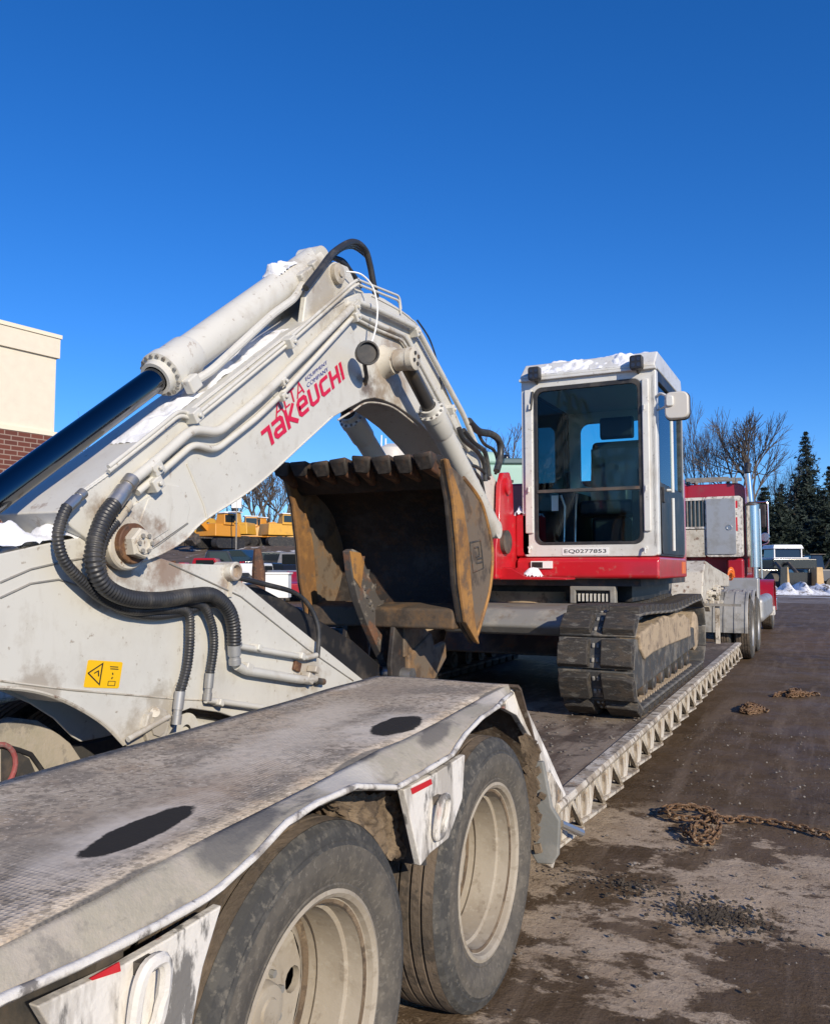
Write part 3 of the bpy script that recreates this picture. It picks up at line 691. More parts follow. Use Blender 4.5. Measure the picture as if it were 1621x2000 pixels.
# ---- gooseneck
gn = MB()
gn.prism([(12.2, 1.10), (12.4, 1.50), (12.7, 1.66), (13.6, 1.58), (15.9, 1.42), (15.9, 1.22), (13.9, 1.26), (13.2, 1.22), (12.6, 1.02)], 'X', -1.98, -1.54)
GN = gn.build('gooseneck', 'cream_dirty', TR, bevel=.02)
gn = MB(); gn.prism([(12.1, .45), (12.15, 1.05), (12.3, 1.25), (12.8, 1.15), (12.75, .62), (12.6, .40)], 'X', -1.98, -1.80); gn.build('gooseneck_post', 'cream_dirty', TR, bevel=.02)
gn = MB(); gn.prism([(12.1, .45), (12.15, 1.05), (12.4, 1.50), (12.7, 1.66), (13.6, 1.58), (15.9, 1.42), (15.9, 1.22), (13.9, 1.24), (13.3, 1.12), (12.9, .62), (12.6, .40)], 'X', -2.98, -2.80)
gn.build('gooseneck', 'cream_dirty', TR, bevel=.02)
gx = MB(); gx.bb(-2.80, -1.98, 12.3, 12.6, .9, 1.35); gx.build('cross_tube', 'grey_steel', TR); gx = MB(); gx.bb(-2.80, -1.98, 15.0, 15.8, 1.2, 1.40); gx.build('cross_tube', 'grey_steel', TR)
random.seed(5)
gs = MB()
for i in range(40):
    y = random.uniform(12.6, 14.0); z = 1.02 + random.uniform(-.05, .20) + (y - 12.6) * .03; r_ = random.uniform(.03, .08)
    gs.box((-1.52 + random.uniform(-.05, .06), y, z), (r_, r_ * 2, r_ * .7), Matrix.Rotation(random.uniform(-1, 1), 3, 'X'))
tag(gs.build('caked_dirt', 'cream_dirty', GN, bevel=.012), kind='stuff')
po = MB(); po.bb(-1.40, -1.34, 12.38, 12.44, DZ - .02, 1.09); PO = po.build('marker_post', 'rail_white', TR, bevel=.006)
po = MB(); po.bb(-1.60, -1.05, 12.34, 12.375, 1.02, 1.055); po.build('marker_bar', 'grey_steel', PO)

# ================================================================== EXCAVATOR
EX = empty('excavator', (-2.45, 7.8, DZ))
tag(EX, 'cream and red crawler excavator loaded on the trailer with its boom folded', 'excavator')
TXO, TXI = -1.165, -1.695                    # right track, outer and inner edge
YF, YB, ZR = 6.04, 9.12, .392              # idler, sprocket centres and track radius
def track(xc, mirror):
    tp = empty('track', (xc, YF, DZ), EX)
    zc = DZ + ZR + .004; rp = ZR - .066
    L1 = YB - YF; arc = math.pi * rp; tot = 2 * L1 + 2 * arc; n = 38; step = tot / n
    mb = MB()
    mb.cur = 1; mb.box((0, 0, 0), (.53, step * .98, .022)); 
    mb.cur = 0
    for sx in (-1, 1):
        h_ = step / 2; lo = [(sx * .036, -h_ + .008), (sx * .264, -h_ + .006), (sx * .264, h_ - .040), (sx * .20, h_ - .010), (sx * .036, h_ - .012)]
        hi = [(sx * .046, -h_ + .020), (sx * .257, -h_ + .018), (sx * .257, h_ - .052), (sx * .196, h_ - .026), (sx * .046, h_ - .026)]
        n5 = 5; vs = [(a_, b_, .011) for a_, b_ in lo] + [(a_, b_, .062) for a_, b_ in hi]; fs = [tuple(range(n5, 10))] + [(i_, (i_ + 1) % n5, n5 + (i_ + 1) % n5, n5 + i_) for i_ in range(n5)]
        mb.add(vs, fs if sx > 0 else [f[::-1] for f in fs])
    mb.cur = 2
    for sx in (-1, 1): mb.box((sx * .016, -.05, .016), (.022, .035, .014)); mb.box((sx * .016, .05, .016), (.022, .035, .014))
    me = None
    for i in range(n):
        s = (i + .3) * step
        if s < L1: y, z, a = YB - s, zc + rp, 0.0
        elif s < L1 + arc:
            th = (s - L1) / rp; y, z, a = YF - math.sin(th) * rp, zc + math.cos(th) * rp, th
        elif s < 2 * L1 + arc: y, z, a = YF + (s - L1 - arc), zc - rp, math.pi
        else:
            th = (s - 2 * L1 - arc) / rp; y, z, a = YB + math.sin(th) * rp, zc - math.cos(th) * rp, math.pi + th
        if s < L1: z -= .035 * math.sin(math.pi * s / L1) ** 2
        if me is None:
            o = mb.build('track_shoe', ['rubber_pad', 'rubber_track', 'grey_steel'], tp, bevel=.009, origin=(0, 0, 0)); me = o.data
        else:
            o = bpy.data.objects.new('track_shoe', me); col.objects.link(o); o.parent = tp
            bv = o.modifiers.new('bevel', 'BEVEL'); bv.width = .009; bv.segments = 2; bv.limit_method = 'ANGLE'
        o.location = Vector((xc, y, z)) - wl(tp); o.rotation_euler = (a, 0, 0)
    # frame, idler, sprocket, rollers
    s = 1 if not mirror else -1
    xo = xc + s * .165
    fr = MB(); fr.prism([(YF + .02, zc + .10), (YF + .4, zc + .17), (YB - .5, zc + .17), (YB - .25, zc + .10), (YB - .25, zc - .16), (YF + .02, zc - .16)], 'X', xc - .16, xc + .17)
    fr.build('track_frame', 'dry_mud', tp, bevel=.02)
    fr = MB(); fr.prism([(YF - .16, zc + .16), (YF + .16, zc + .14), (YF + .52, zc + .05), (YB - .1, zc + .05), (YB - .1, zc - .15), (YF + .02, zc - .22), (YF - .12, zc - .16)], 'X', min(xo, xo + s * .045), max(xo, xo + s * .045))
    fr.build('frame_plate', 'rubber_track', tp, bevel=.015)
    mdm = MB()
    random.seed(21 if mirror else 20)
    prof = [(YF + .05, zc + .17)]
    k = 16
    for i in range(k + 1): prof.append((YF + .12 + (YB - YF - .7) * i / k, zc + .17 + .07 * math.sin(math.pi * i / k) + random.uniform(-.02, .025)))
    prof += [(YB - .5, zc - .02), (YF + 1.2, zc + .0), (YF + .55, zc + .0), (YF + .25, zc - .02), (YF + .1, zc + .06)]
    mdm.prism(prof, 'X', min(xo - s * .1, xo + s * .066), max(xo - s * .1, xo + s * .066)); mdm.build('packed_mud', 'dry_mud', tp, bevel=.02)
    for i in range(7):
        y = YF + .42 + i * .36; rl = MB(); rl.lathe((xc, y, DZ + .155), (1, 0, 0), [(-.20, .03), (-.20, .085), (-.12, .085), (-.11, .06), (.11, .06), (.12, .085), (.19, .085), (.19, .05), (.20, .045), (.20, .002)], 20)
        rl.build('roller', 'dark_steel', tp)
    lk = None
    for i in range(26):
        if lk is None: o = MB().box((0, 0, 0), (.05, .045, .05)).build('track_link', 'dry_mud', tp, origin=(0, 0, 0)); lk = o.data
        else: o = bpy.data.objects.new('track_link', lk); col.objects.link(o); o.parent = tp
        o.location = Vector((xc + s * .185, YF + .15 + i * .10, DZ + .075)) - wl(tp)
    idl = MB(); idl.lathe((xc, YF, zc), (1, 0, 0), [(-.10, .08), (-.10, .30), (.10, .30), (.11, .24), (.08, .20), (.08, .10), (.17, .09), (.17, .002)], 32); idl.build('idler', 'dark_steel', tp)
    sp_ = MB(); pr = []
    for i in range(42):
        a = 2 * math.pi * i / 42; r_ = .29 if i % 2 else .325; pr.append((YB + r_ * math.cos(a), zc + r_ * math.sin(a)))
    sp_.prism(pr, 'X', xc - .04, xc + .04); sp_.lathe((xc, YB, zc), (1, 0, 0), [(-.2, .2), (.19, .2), (.21, .17), (.21, .002)], 28); sp_.build('sprocket', 'dry_mud', tp)
    return tp
TK = track((TXO + TXI) / 2, False)
track(-2 * 2.45 - (TXO + TXI) / 2, True)
# centre frame
uc = MB(); uc.prism([(6.9, .80), (7.1, 1.08), (8.6, 1.08), (8.8, .80)], 'X', -3.15, -1.75); uc.build('centre_frame', 'dark_steel', EX, bevel=.03)
uc = MB(); uc.lathe((-2.45, 7.75, 0), (0, 0, 1), [(1.06, .72), (1.12, .74), (1.14, .66), (1.22, .66), (1.23, .60), (1.24, .58), (1.34, .58)], 48); uc.build('slew_ring', 'dry_mud', EX)
uc = MB(); uc.prism([(6.25, 1.10), (6.38, 1.225), (6.9, 1.255), (6.9, 1.02), (6.33, 1.02)], 'X', -2.85, -1.80); uc.build('track_guard', 'grey_steel', EX, bevel=.03)
hp = MB(); hp.bb(-1.93, -1.62, 7.02, 7.2, 1.255, 1.42); HP = hp.build('step_box', 'black_paint', EX, bevel=.01)
hp = MB(); hp.prism([(-1.96, 1.40), (-1.96, 1.25), (-1.91, 1.25), (-1.91, 1.36), (-1.62, 1.36), (-1.62, 1.25), (-1.57, 1.25), (-1.57, 1.40)], 'Y', 6.97, 7.05); hp.build('step_frame', 'grey_steel', EX, bevel=.01)
for i in range(8):
    q = MB(); q.bb(-1.89 + i * .034, -1.876 + i * .034, 6.985, 7.01, 1.27, 1.335); q.build('step_bolt', 'cream', HP)

# ---- upper structure
bl_ = MB(); bl_.bb(-3.60, -1.50, 7.30, 9.2, 1.26, 1.398); bl_.build('belly_plate', 'black_paint', EX)
hs_ = MB(); hs_.bb(-3.70, -1.36, 6.98, 9.4, 1.40, 1.462); hs_.build('turntable_frame', 'dark_steel', EX)
prof = [(6.86, 1.475), (6.885, 1.462), (8.30, 1.462), (8.30, 1.646), (6.91, 1.646), (6.87, 1.62)]
bm = MB(); bm.prism(prof, 'X', -2.40, -1.19); BEAM = bm.build('front_beam', 'red_paint', EX, bevel=.022, seg=3)
q = MB(); q.bb(-1.1895, -1.187, 8.05, 8.26, 1.50, 1.61); q.build('side_reflector', 'orange', BEAM)
# small model plate with snow
pt_ = [ay(1035, 1097, 6.855), ay(1075, 1095, 6.855)]
q = MB(); q.bb(ay(1037, 1100, 6.85).x, ay(1079, 1100, 6.85).x, 6.845, 6.858, ay(1050, 1110, 6.85).z, ay(1050, 1096, 6.85).z); MPL = q.build('model_plate', 'decal_white', BEAM)
q = MB(); q.bb(ay(1039, 1100, 6.85).x, ay(1060, 1100, 6.85).x, 6.8425, 6.845, ay(1050, 1109, 6.85).z, ay(1050, 1098, 6.85).z); q.build('plate_print', 'decal_black', MPL)
# counterweight, engine hood and side panel behind the cab
cwt = MB(); cwt.prism([(-3.70, 8.3), (-1.30, 8.45), (-1.36, 9.0), (-1.60, 9.5), (-2.1, 9.75), (-3.0, 9.75), (-3.5, 9.4)], 'Z', 1.465, 2.45); cwt.build('engine_hood', 'red_paint', EX, bevel=.03)
cwt = MB(); cwt.bb(-1.26, -1.205, 8.31, 8.45, 1.465, 2.42); cwt.build('side_panel', 'red_paint', EX, bevel=.012)
cwt = MB(); cwt.bb(-1.32, -1.262, 8.31, 8.43, 1.465, 2.30); cwt.build('inner_panel', 'grey_steel', EX)
cwt = MB(); cwt.bb(-3.70, -3.05, 7.0, 9.0, 1.465, 2.1); cwt.build('tank_box', 'cream', EX, bevel=.03)

# ---- red boom bracket and its tower
Xb, BH = -2.65, .17                         # boom centre plane and half width
BF = Xb + BH                                # near face
tw = MB()
side = [(6.42, 1.46), (6.42, 1.70), (6.50, 1.95), (6.53, 2.25), (6.60, 2.36), (6.76, 2.38), (6.84, 2.28), (6.86, 2.02), (7.35, 1.95), (7.45, 1.47)]
tw.prism(side, 'X', BF + .02, BF + .065); tw.prism(side, 'X', Xb - BH - .065, Xb - BH - .02)
tw.build('boom_bracket', 'red_paint', EX, bevel=.012)
tw = MB(); tw.bb(Xb - BH - .02, BF + .02, 6.95, 7.4, 1.465, 2.0); tw.build('bracket_web', 'red_paint', EX)
tw = MB(); tw.bb(-2.42, -2.275, 6.90, 7.35, 1.65, 2.03); TB = tw.build('front_box', 'red_paint', EX, bevel=.02)
ft = MB(); ft.prism([(-2.55, 1.455), (-1.86, 1.455), (-1.86, 1.472), (-2.20, 1.482), (-2.32, 1.55), (-2.42, 1.56), (-2.55, 1.52)], 'Y', 6.52, 6.80); ft.build('front_step', 'red_paint', EX, bevel=.008)
ft = MB(); ft.lathe((BF + .05, 6.60, 1.77), (1, 0, 0), [(0, .10), (.05, .10), (.06, .08), (.06, .001)], 24); ft.build('lift_cylinder_foot', 'dark_steel', EX)
ft = MB(); ft.lathe((BF + .065, 6.68, 2.25), (1, 0, 0), [(0, .075), (.02, .075), (.026, .06), (.026, .001)], 24); ft.build('boom_pin', 'red_paint', EX)

# ---- cab
CF, CB = 6.90, 8.30                          # front, back
CXL, CXR = -2.355, -1.195; CZ0, CZ1 = 1.648, 3.215
CAB = empty('cab', ((CXL + CXR) / 2, CF, CZ0), EX)
wx0, wx1 = ay(1044, 900, CF).x, ay(1254, 900, CF).x
wz0, wz1 = ay(1150, 1063, CF).z, ay(1150, 748, CF).z
def frame_face(outer, inner, th_axis, lo, hi):
    """a plate with one hole: outer and inner loops with the same count, extruded"""
    mb = MB(); n = len(outer)
    def P(a, b, t): return (t, a, b) if th_axis == 'X' else (a, t, b)
    vs = [P(a, b, lo) for a, b in outer] + [P(a, b, lo) for a, b in inner] + [P(a, b, hi) for a, b in outer] + [P(a, b, hi) for a, b in inner]
    fs = []
    for i in range(n):
        j = (i + 1) % n
        fs += [(i, j, n + j, n + i), (2 * n + i, 3 * n + i, 3 * n + j, 2 * n + j), (n + i, n + j, 3 * n + j, 3 * n + i), (j, i, 2 * n + i, 2 * n + j)]
    return mb.add(vs, fs)
out_ = rrect(CXL, CXR, CZ0, CZ1, .05, 6); inn_ = rrect(wx0, wx1, wz0, wz1, .07, 6)
frame_face(out_, inn_, 'Y', CF, CF + .06).build('front_frame', 'cab_white', CAB, bevel=.01)
seal = frame_face(rrect(wx0 - .002, wx1 + .002, wz0 - .002, wz1 + .002, .07, 6), rrect(wx0 + .028, wx1 - .028, wz0 + .022, wz1 - .035, .06, 6), 'Y', CF - .006, CF + .03)
seal.build('window_seal', 'black_rubber', CAB, bevel=.004)
gl = MB(); gl.prism(rrect(wx0 + .02, wx1 - .02, wz0 + .02, wz1 - .03, .05, 6), 'Y', CF + .008, CF + .014); gl.build('windscreen', 'cab_glass', CAB, smooth=0)
zb_ = ay(1150, 956, CF).z
q = MB(); q.bb(wx0 + .022, wx1 - .022, CF - .012, CF + .03, zb_ - .014, zb_ + .012); q.build('windscreen_bar', 'dark_steel', CAB)
# raised pillars with grab bars, latches
for x0, x1 in ((1026, 1042), (1256, 1270)):
    xa, xb_ = ay(x0, 900, CF).x, ay(x1, 900, CF).x
    q = MB(); q.bb(xa, xb_, CF - .022, CF - .0005, ay(900, 1045, CF).z, ay(900, 775, CF).z); q.build('pillar_cover', 'cab_white', CAB, bevel=.012)
for px, py in ((1034, 790), (1258, 790), (1033, 952), (1262, 948), (1034, 1070), (1260, 1070)):
    p = ay(px, py, CF - .03); q = MB(); q.cyl(p, p + Vector((0, .03, 0)), .016, n=12); q.tube([p + Vector((0, -.004, 0)), p + Vector((.0, -.012, -.045))], .008, 6); q.build('latch', 'cab_white', CAB)
q = MB(); q.tube([ay(1040, 765, CF - .02), ay(1036, 800, CF - .03)], .012, 8); q.build('wiper_arm', 'black_rubber', CAB)
# equipment number plate
pz0, pz1 = ay(1150, 1084, CF).z, ay(1150, 1070, CF).z; px0, px1 = ay(1098, 1077, CF).x, ay(1189, 1077, CF).x
q = MB(); q.bb(px0, px1, CF - .004, CF + .002, pz0, pz1); NP = q.build('number_plate', 'decal_white', CAB)

def text_mesh(s):
    cu = bpy.data.curves.new('txt', 'FONT'); cu.body = s; ob = bpy.data.objects.new('txt', cu); col.objects.link(ob)
    dg = bpy.context.evaluated_depsgraph_get(); me = bpy.data.meshes.new_from_object(ob.evaluated_get(dg))
    vs = [v.co.copy() for v in me.vertices]; fs = [tuple(p.vertices) for p in me.polygons]
    x0, x1 = min(v.x for v in vs), max(v.x for v in vs); y0, y1 = min(v.y for v in vs), max(v.y for v in vs)
    bpy.data.objects.remove(ob); bpy.data.curves.remove(cu); bpy.data.meshes.remove(me)
    return [((v.x - x0) / (x1 - x0), (v.y - y0) / (y1 - y0)) for v in vs], fs
def print_text(s, O, U, V, name, m, parent):
    vs, fs = text_mesh(s); mb = MB(); O, U, V = Vector(O), Vector(U), Vector(V)
    return mb.add([O + U * a + V * b for a, b in vs], fs).build(name, m, parent, smooth=0)
print_text('EQ0277853', (px0 + .02, CF - .0065, pz0 + .012), (px1 - px0 - .04, 0, 0), (0, 0, pz1 - pz0 - .024), 'number', 'decal_black', NP)

# roof with sloped visor
rf = MB(); prof = [(CF - .03, CZ1 - .01), (CF - .03, CZ1 + .02), (CF + .12, CZ1 + .15), (CB - .05, CZ1 + .15), (CB, CZ1 + .05), (CB, CZ1 - .01)]
rf.prism(prof, 'X', CXL + .0, CXR + .0); ROOF = rf.build('roof', 'cab_white', CAB, bevel=.035, seg=3)
q = MB(); q.bb(CXL - .01, CXR + .005, CF - .035, CF + .03, CZ1 - .03, CZ1 - .006); q.build('roof_lip', 'cab_white', CAB, bevel=.006)
# side wall (right-hand in the picture): frame, dark door glass, rear pillar
def side_frame(x0, x1, door):
    o_ = rrect(CF + .06, CB, CZ0, CZ1 - .012, .05, 6); i_ = rrect(CF + .13, CB - .10, CZ0 + (.62 if door else .60), CZ1 - .10, .05, 6)
    frame_face(o_, i_, 'X', x0, x1).build('side_frame', 'black_paint', CAB, bevel=.008)
    q = MB(); q.prism(rrect(CF + .12, CB - .09, CZ0 + (.60 if door else .58), CZ1 - .09, .05, 6), 'X', (x0 + x1) / 2 - .003, (x0 + x1) / 2 + .003); q.build('side_glass', 'side_glass', CAB, smooth=0)
side_frame(CXR - .05, CXR - .004, True); side_frame(CXL + .004, CXL + .05, False)
q = MB(); q.bb(CXR - .06, CXR + .001, CF + .0, CF + .10, CZ0 + .005, CZ1 - .02); q.build('corner_pillar', 'cab_white', CAB, bevel=.02)
q = MB(); q.prism(rrect(CF + .14, CB - .04, CZ0 + .02, CZ0 + .58, .05, 4), 'X', CXR - .004, CXR + .004); q.build('door_panel', 'black_paint', CAB, bevel=.003)
q = MB(); q.tube([(CXR + .05, CF + .42, CZ0 + .55), (CXR + .05, CF + .42, CZ1 - .25)], .014, 10); q.tube([(CXR, CF + .42, CZ1 - .27), (CXR + .05, CF + .42, CZ1 - .27)], .012, 8); q.tube([(CXR, CF + .42, CZ0 + .57), (CXR + .05, CF + .42, CZ0 + .57)], .012, 8)
q.tube([(CXR + .05, CF + .42, CZ0 + .05), (CXR + .05, CF + .42, CZ0 + .5)], .014, 10); q.build('hand_rail', 'cab_white', CAB)
q = MB(); q.bb(CXR - .002, CXR + .02, CF + .18, CF + .24, CZ0 + .45, CZ0 + .58); q.build('door_handle', 'black_paint', CAB, bevel=.006)
# rear wall with big window
o_ = rrect(CXL, CXR, CZ0, CZ1 - .012, .05, 6); i_ = rrect(CXL + .16, CXR - .14, CZ0 + .72, CZ1 - .20, .09, 6)
frame_face(o_, i_, 'Y', CB - .05, CB - .002).build('rear_wall', 'interior_grey', CAB)
q = MB(); q.prism(rrect(CXL + .15, CXR - .13, CZ0 + .71, CZ1 - .19, .09, 6), 'Y', CB - .028, CB - .022); q.build('rear_glass', 'rear_glass', CAB, smooth=0)
q = MB(); q.bb(CXL + .05, CXR - .05, CF + .06, CB - .05, CZ0 - .0, CZ0 + .03); q.build('cab_floor', 'interior', CAB)
q = MB(); q.bb(CXL + .05, CXR - .05, CF + .1, CB - .05, CZ1 - .09, CZ1 - .02); q.build('headliner', 'interior_grey', CAB)
# seat
sx = ay(1195, 900, 7.75).x
q = MB(); q.prism([(7.95, CZ0 + .50), (7.88, CZ0 + .52), (7.93, CZ0 + 1.10), (8.0, CZ0 + 1.14), (8.06, CZ0 + 1.08), (8.02, CZ0 + .5)], 'X', sx - .24, sx + .24); SB = q.build('seat_backrest', 'seat_black', CAB, bevel=.05, seg=3)
q = MB(); q.prism(rrect(7.93, 8.04, CZ0 + 1.15, CZ0 + 1.36, .04, 3), 'X', sx - .155, sx + .155); q.build('headrest', 'seat_black', SB, bevel=.04, seg=3)
q = MB(); nu, nv = 14, 16
for i in range(nu + 1):
    for j in range(nv + 1):
        x = sx - .235 + .47 * i / nu; t = j / nv
        q.v.append(Vector((x, 7.868 + .05 * t - .03 * abs(noise.noise((x * 16, t * 3.5, 4))), CZ0 + .53 + .52 * t)))
for i in range(nu):
    for j in range(nv):
        k = i * (nv + 1) + j; q.f.append([k, k + 1, k + nv + 2, k + nv + 1][::-1]); q.mi.append(0)
q.build('plastic_cover', 'plastic_film', SB)
q = MB(); q.bb(sx - .25, sx + .25, 7.45, 7.95, CZ0 + .38, CZ0 + .52); q.bb(sx - .15, sx + .15, 7.55, 7.9, CZ0 + .03, CZ0 + .38); q.build('seat_cushion', 'seat_black', CAB, bevel=.04, seg=3)
for s in (-1, 1):
    q = MB(); q.bb(sx + s * .33 - .07, sx + s * .33 + .07, 7.35, 8.0, CZ0 + .03, CZ0 + .60); q.tube([(sx + s * .33, 7.42, CZ0 + .6), (sx + s * .32, 7.38, CZ0 + .78)], .02, 8); q.build('control_console', 'seat_black', CAB, bevel=.03)
for dx in (-.05, .05):
    q = MB(); q.tube([(sx - .25 + dx, 7.15, CZ0 + .03), (sx - .25 + dx, 7.20, CZ0 + .45), (sx - .25 + dx * 1.5, 7.16, CZ0 + .55)], .012, 8); q.build('travel_lever', 'steel', CAB)
q = MB(); q.bb(ay(1077, 985, 7.02).x, ay(1090, 985, 7.02).x, 7.02, 7.026, ay(1080, 998, 7.02).z, ay(1080, 968, 7.02).z); q.build('hang_tag', 'decal_white', CAB)
# mirror
mp_ = [ay(1297, 768, 6.85), ay(1344, 768, 6.85)]
mz0, mz1 = ay(1320, 818, 6.85).z, ay(1320, 765, 6.85).z; mx0, mx1 = ay(1298, 790, 6.85).x, ay(1345, 790, 6.85).x
MR = empty('mirror', (mx0, 6.85, mz0), CAB)
q = MB(); q.prism(rrect(mx0, mx1, mz0, mz1, .05, 5), 'Y', 6.83, 6.90); q.build('mirror_shell', 'mirror_beige', MR, bevel=.014, seg=3)
q = MB(); q.prism(rrect(mx0 - .004, mx1 + .006, mz0 - .006, mz1 + .004, .05, 5), 'Y', 6.895, 6.915); q.build('mirror_rim', 'black_rubber', MR, bevel=.006)
q = MB(); q.prism(rrect(mx0 + .012, mx0 + .075, mz0 + .10, mz0 + .19, .02, 4), 'Y', 6.81, 6.84); q.build('mirror_clamp', 'cab_white', MR, bevel=.012)
q = MB(); q.tube(round_path([(CXR - .01, CF + .03, mz1 - .02), ((mx0 + CXR) / 2, CF - .03, mz1 + .01), (mx0 + .05, 6.84, mz1 - .05)], .05), .011, 8); q.tube([(CXR, CF + .04, mz1 - .12), (mx0 + .04, 6.85, mz0 + .12)], .009, 8); q.build('mirror_arm', 'cab_white', MR)
# roof work lamps
for px, py, dz in ((1044, 730, 0), (1243, 708, 0)):
    c = ay(px, py, CF - .07); L_ = empty('work_lamp', c, CAB)
    q = MB(); q.prism([(c.x + a, c.z + b) for a, b in rrect(-.052, .052, -.058, .058, .02, 3)], 'Y', c.y - .035, c.y + .035); q.build('lamp_body', 'black_paint', L_, bevel=.008)
    for i in range(2):
        for j in range(2):
            d_ = c + Vector((-.022 + .044 * i, -.037, -.024 + .048 * j)); g_ = MB(); g_.cyl(d_, d_ + Vector((0, .004, 0)), .017, n=12); g_.build('lamp_lens', 'lamp_lens', L_)
    q = MB(); q.tube([c + Vector((0, .02, -.05)), c + Vector((0, .12, -.09))], .012, 6); q.build('lamp_bracket', 'black_paint', L_)

# ---- boom
BOOM_PX = [(200, 1088), (222, 1106), (262, 1104), (318, 1083), (362, 1056), (400, 1019), (500, 952), (602, 860), (650, 816), (682, 797), (712, 781), (732, 777), (749, 781), (773, 791), (798, 808), (823, 829), (857, 866), (905, 930), (955, 1003), (985, 1030),
           (1000, 1000), (975, 948), (940, 892), (905, 840), (862, 735), (822, 640), (800, 616), (775, 598), (750, 582), (725, 572), (700, 572), (672, 583), (566, 648), (450, 738), (250, 893), (150, 965), (112, 1000), (140, 1030), (183, 1062)]
boom_yz = yz(BOOM_PX, BF)
bmm = MB(); bmm.prism(boom_yz, 'X', Xb - BH, BF); BOOM = bmm.build('boom', 'cream', EX, bevel=.008, smooth=30)
def on_boom(px, py, dx=.0): return ax(px, py, BF + dx)
def plate(px, name, dx0, dx1, m='cream', parent=BOOM, bevel=.004, base=BF):
    mb = MB(); mb.prism(yz(px, base + dx1), 'X', base + dx0, base + dx1); return mb.build(name, m, parent, bevel=bevel)
# reinforcing plates, weld seams and the pivot boss
plate([(206, 1088), (224, 1103), (256, 1098), (300, 1068), (366, 1022), (372, 990), (352, 950), (325, 945), (262, 985), (225, 1022), (205, 1058)], 'nose_plate', -.002, .007)
plate([(262, 1050), (288, 1062), (330, 1035), (338, 975), (322, 962), (290, 975)], 'nose_panel', .006, .011)
sm = MB(); sm.tube([on_boom(x, y, .002) for x, y in ((255, 1098), (312, 1062), (367, 1022))], .0035, 6); sm.build('weld_seam', 'grey_steel', BOOM)
sm = MB(); sm.tube([on_boom(x, y, .002) for x, y in ((365, 905), (398, 985), (405, 1012))], .006, 6); sm.build('weld_seam', 'cream', BOOM)
sm = MB(); sm.tube(smooth_path([on_boom(x, y, .002) for x, y in ((660, 820), (688, 803), (714, 787), (745, 788), (775, 800), (815, 832))], 4), .006, 6); sm.build('weld_seam', 'cream_dirty', BOOM)
P0 = on_boom(240, 1062, 0)
pb = MB(); pb.lathe(P0, (1, 0, 0), [(0, .105), (.03, .105), (.038, .098), (.038, .07)], 40); PV = pb.build('pivot_boss', 'cream_dirty', BOOM)
pb = MB(); pb.lathe(P0 + Vector((.03, 0, 0)), (1, 0, 0), [(0, .08), (.03, .08), (.034, .076), (.034, .001)], 32); pb.build('pivot_washer', 'tooth_rust', PV)
pb = MB(); pb.lathe(P0 + Vector((.062, 0, 0)), (1, 0, 0), [(0, .062), (.042, .062), (.05, .055), (.05, .001)], 6); pb.build('pivot_nut', 'cream_dirty', PV, smooth=20)
pb = MB(); pb.lathe(P0 + Vector((.110, 0, 0)), (1, 0, 0), [(0, .042), (.008, .042), (.008, .026), (.003, .024), (.003, .001)], 10); pb.build('pin_cap', 'cream_dirty', PV, smooth=20)
for i in range(6):
    a = i * math.pi / 3; q = P0 + Vector((.116, .033 * math.cos(a), .033 * math.sin(a))); n_ = MB(); n_.cyl(q, q + Vector((.010, 0, 0)), .009, n=6); n_.build('cap_bolt', 'grey_steel', PV, smooth=0)

for px_ in (((262, 1101), (318, 1080), (362, 1053), (400, 1016), (500, 949), (602, 857), (650, 813)), ((672, 588), (566, 653), (450, 743), (250, 898), (150, 970)), ((725, 577), (775, 603), (800, 621), (820, 644), (862, 741), (905, 846), (940, 898))):
    sm = MB(); pp_ = resample(smooth_path([on_boom(x, y, .001) for x, y in px_], 6), .012); sm.tube(pp_, [.0045 + .0012 * (i % 2) for i in range(len(pp_))], 6); sm.build('edge_weld', 'cream', BOOM, smooth=60)
# ---- lettering on the boom
def stroke_mesh(mb, line, wd, F, z):
    """mitred ribbon along a 2-D polyline; F maps (u, v, z) to the world"""
    k = len(line); l_, r_ = [], []
    for i in range(k):
        p = Vector(line[i]); t0 = (p - Vector(line[i - 1])).normalized() if i else None; t1 = (Vector(line[i + 1]) - p).normalized() if i < k - 1 else None
        if t0 is None: n = Vector((-t1.y, t1.x)); s = 1
        elif t1 is None: n = Vector((-t0.y, t0.x)); s = 1
        else:
            n = (Vector((-t0.y, t0.x)) + Vector((-t1.y, t1.x))).normalized(); s = 1 / max(.45, n.dot(Vector((-t0.y, t0.x))))
        l_.append(p + n * wd / 2 * s); r_.append(p - n * wd / 2 * s)
    vs = [F(q.x, q.y, z) for q in l_] + [F(q.x, q.y, z) for q in r_]
    mb.add(vs, [(k + i, k + i + 1, i + 1, i) for i in range(k - 1)])
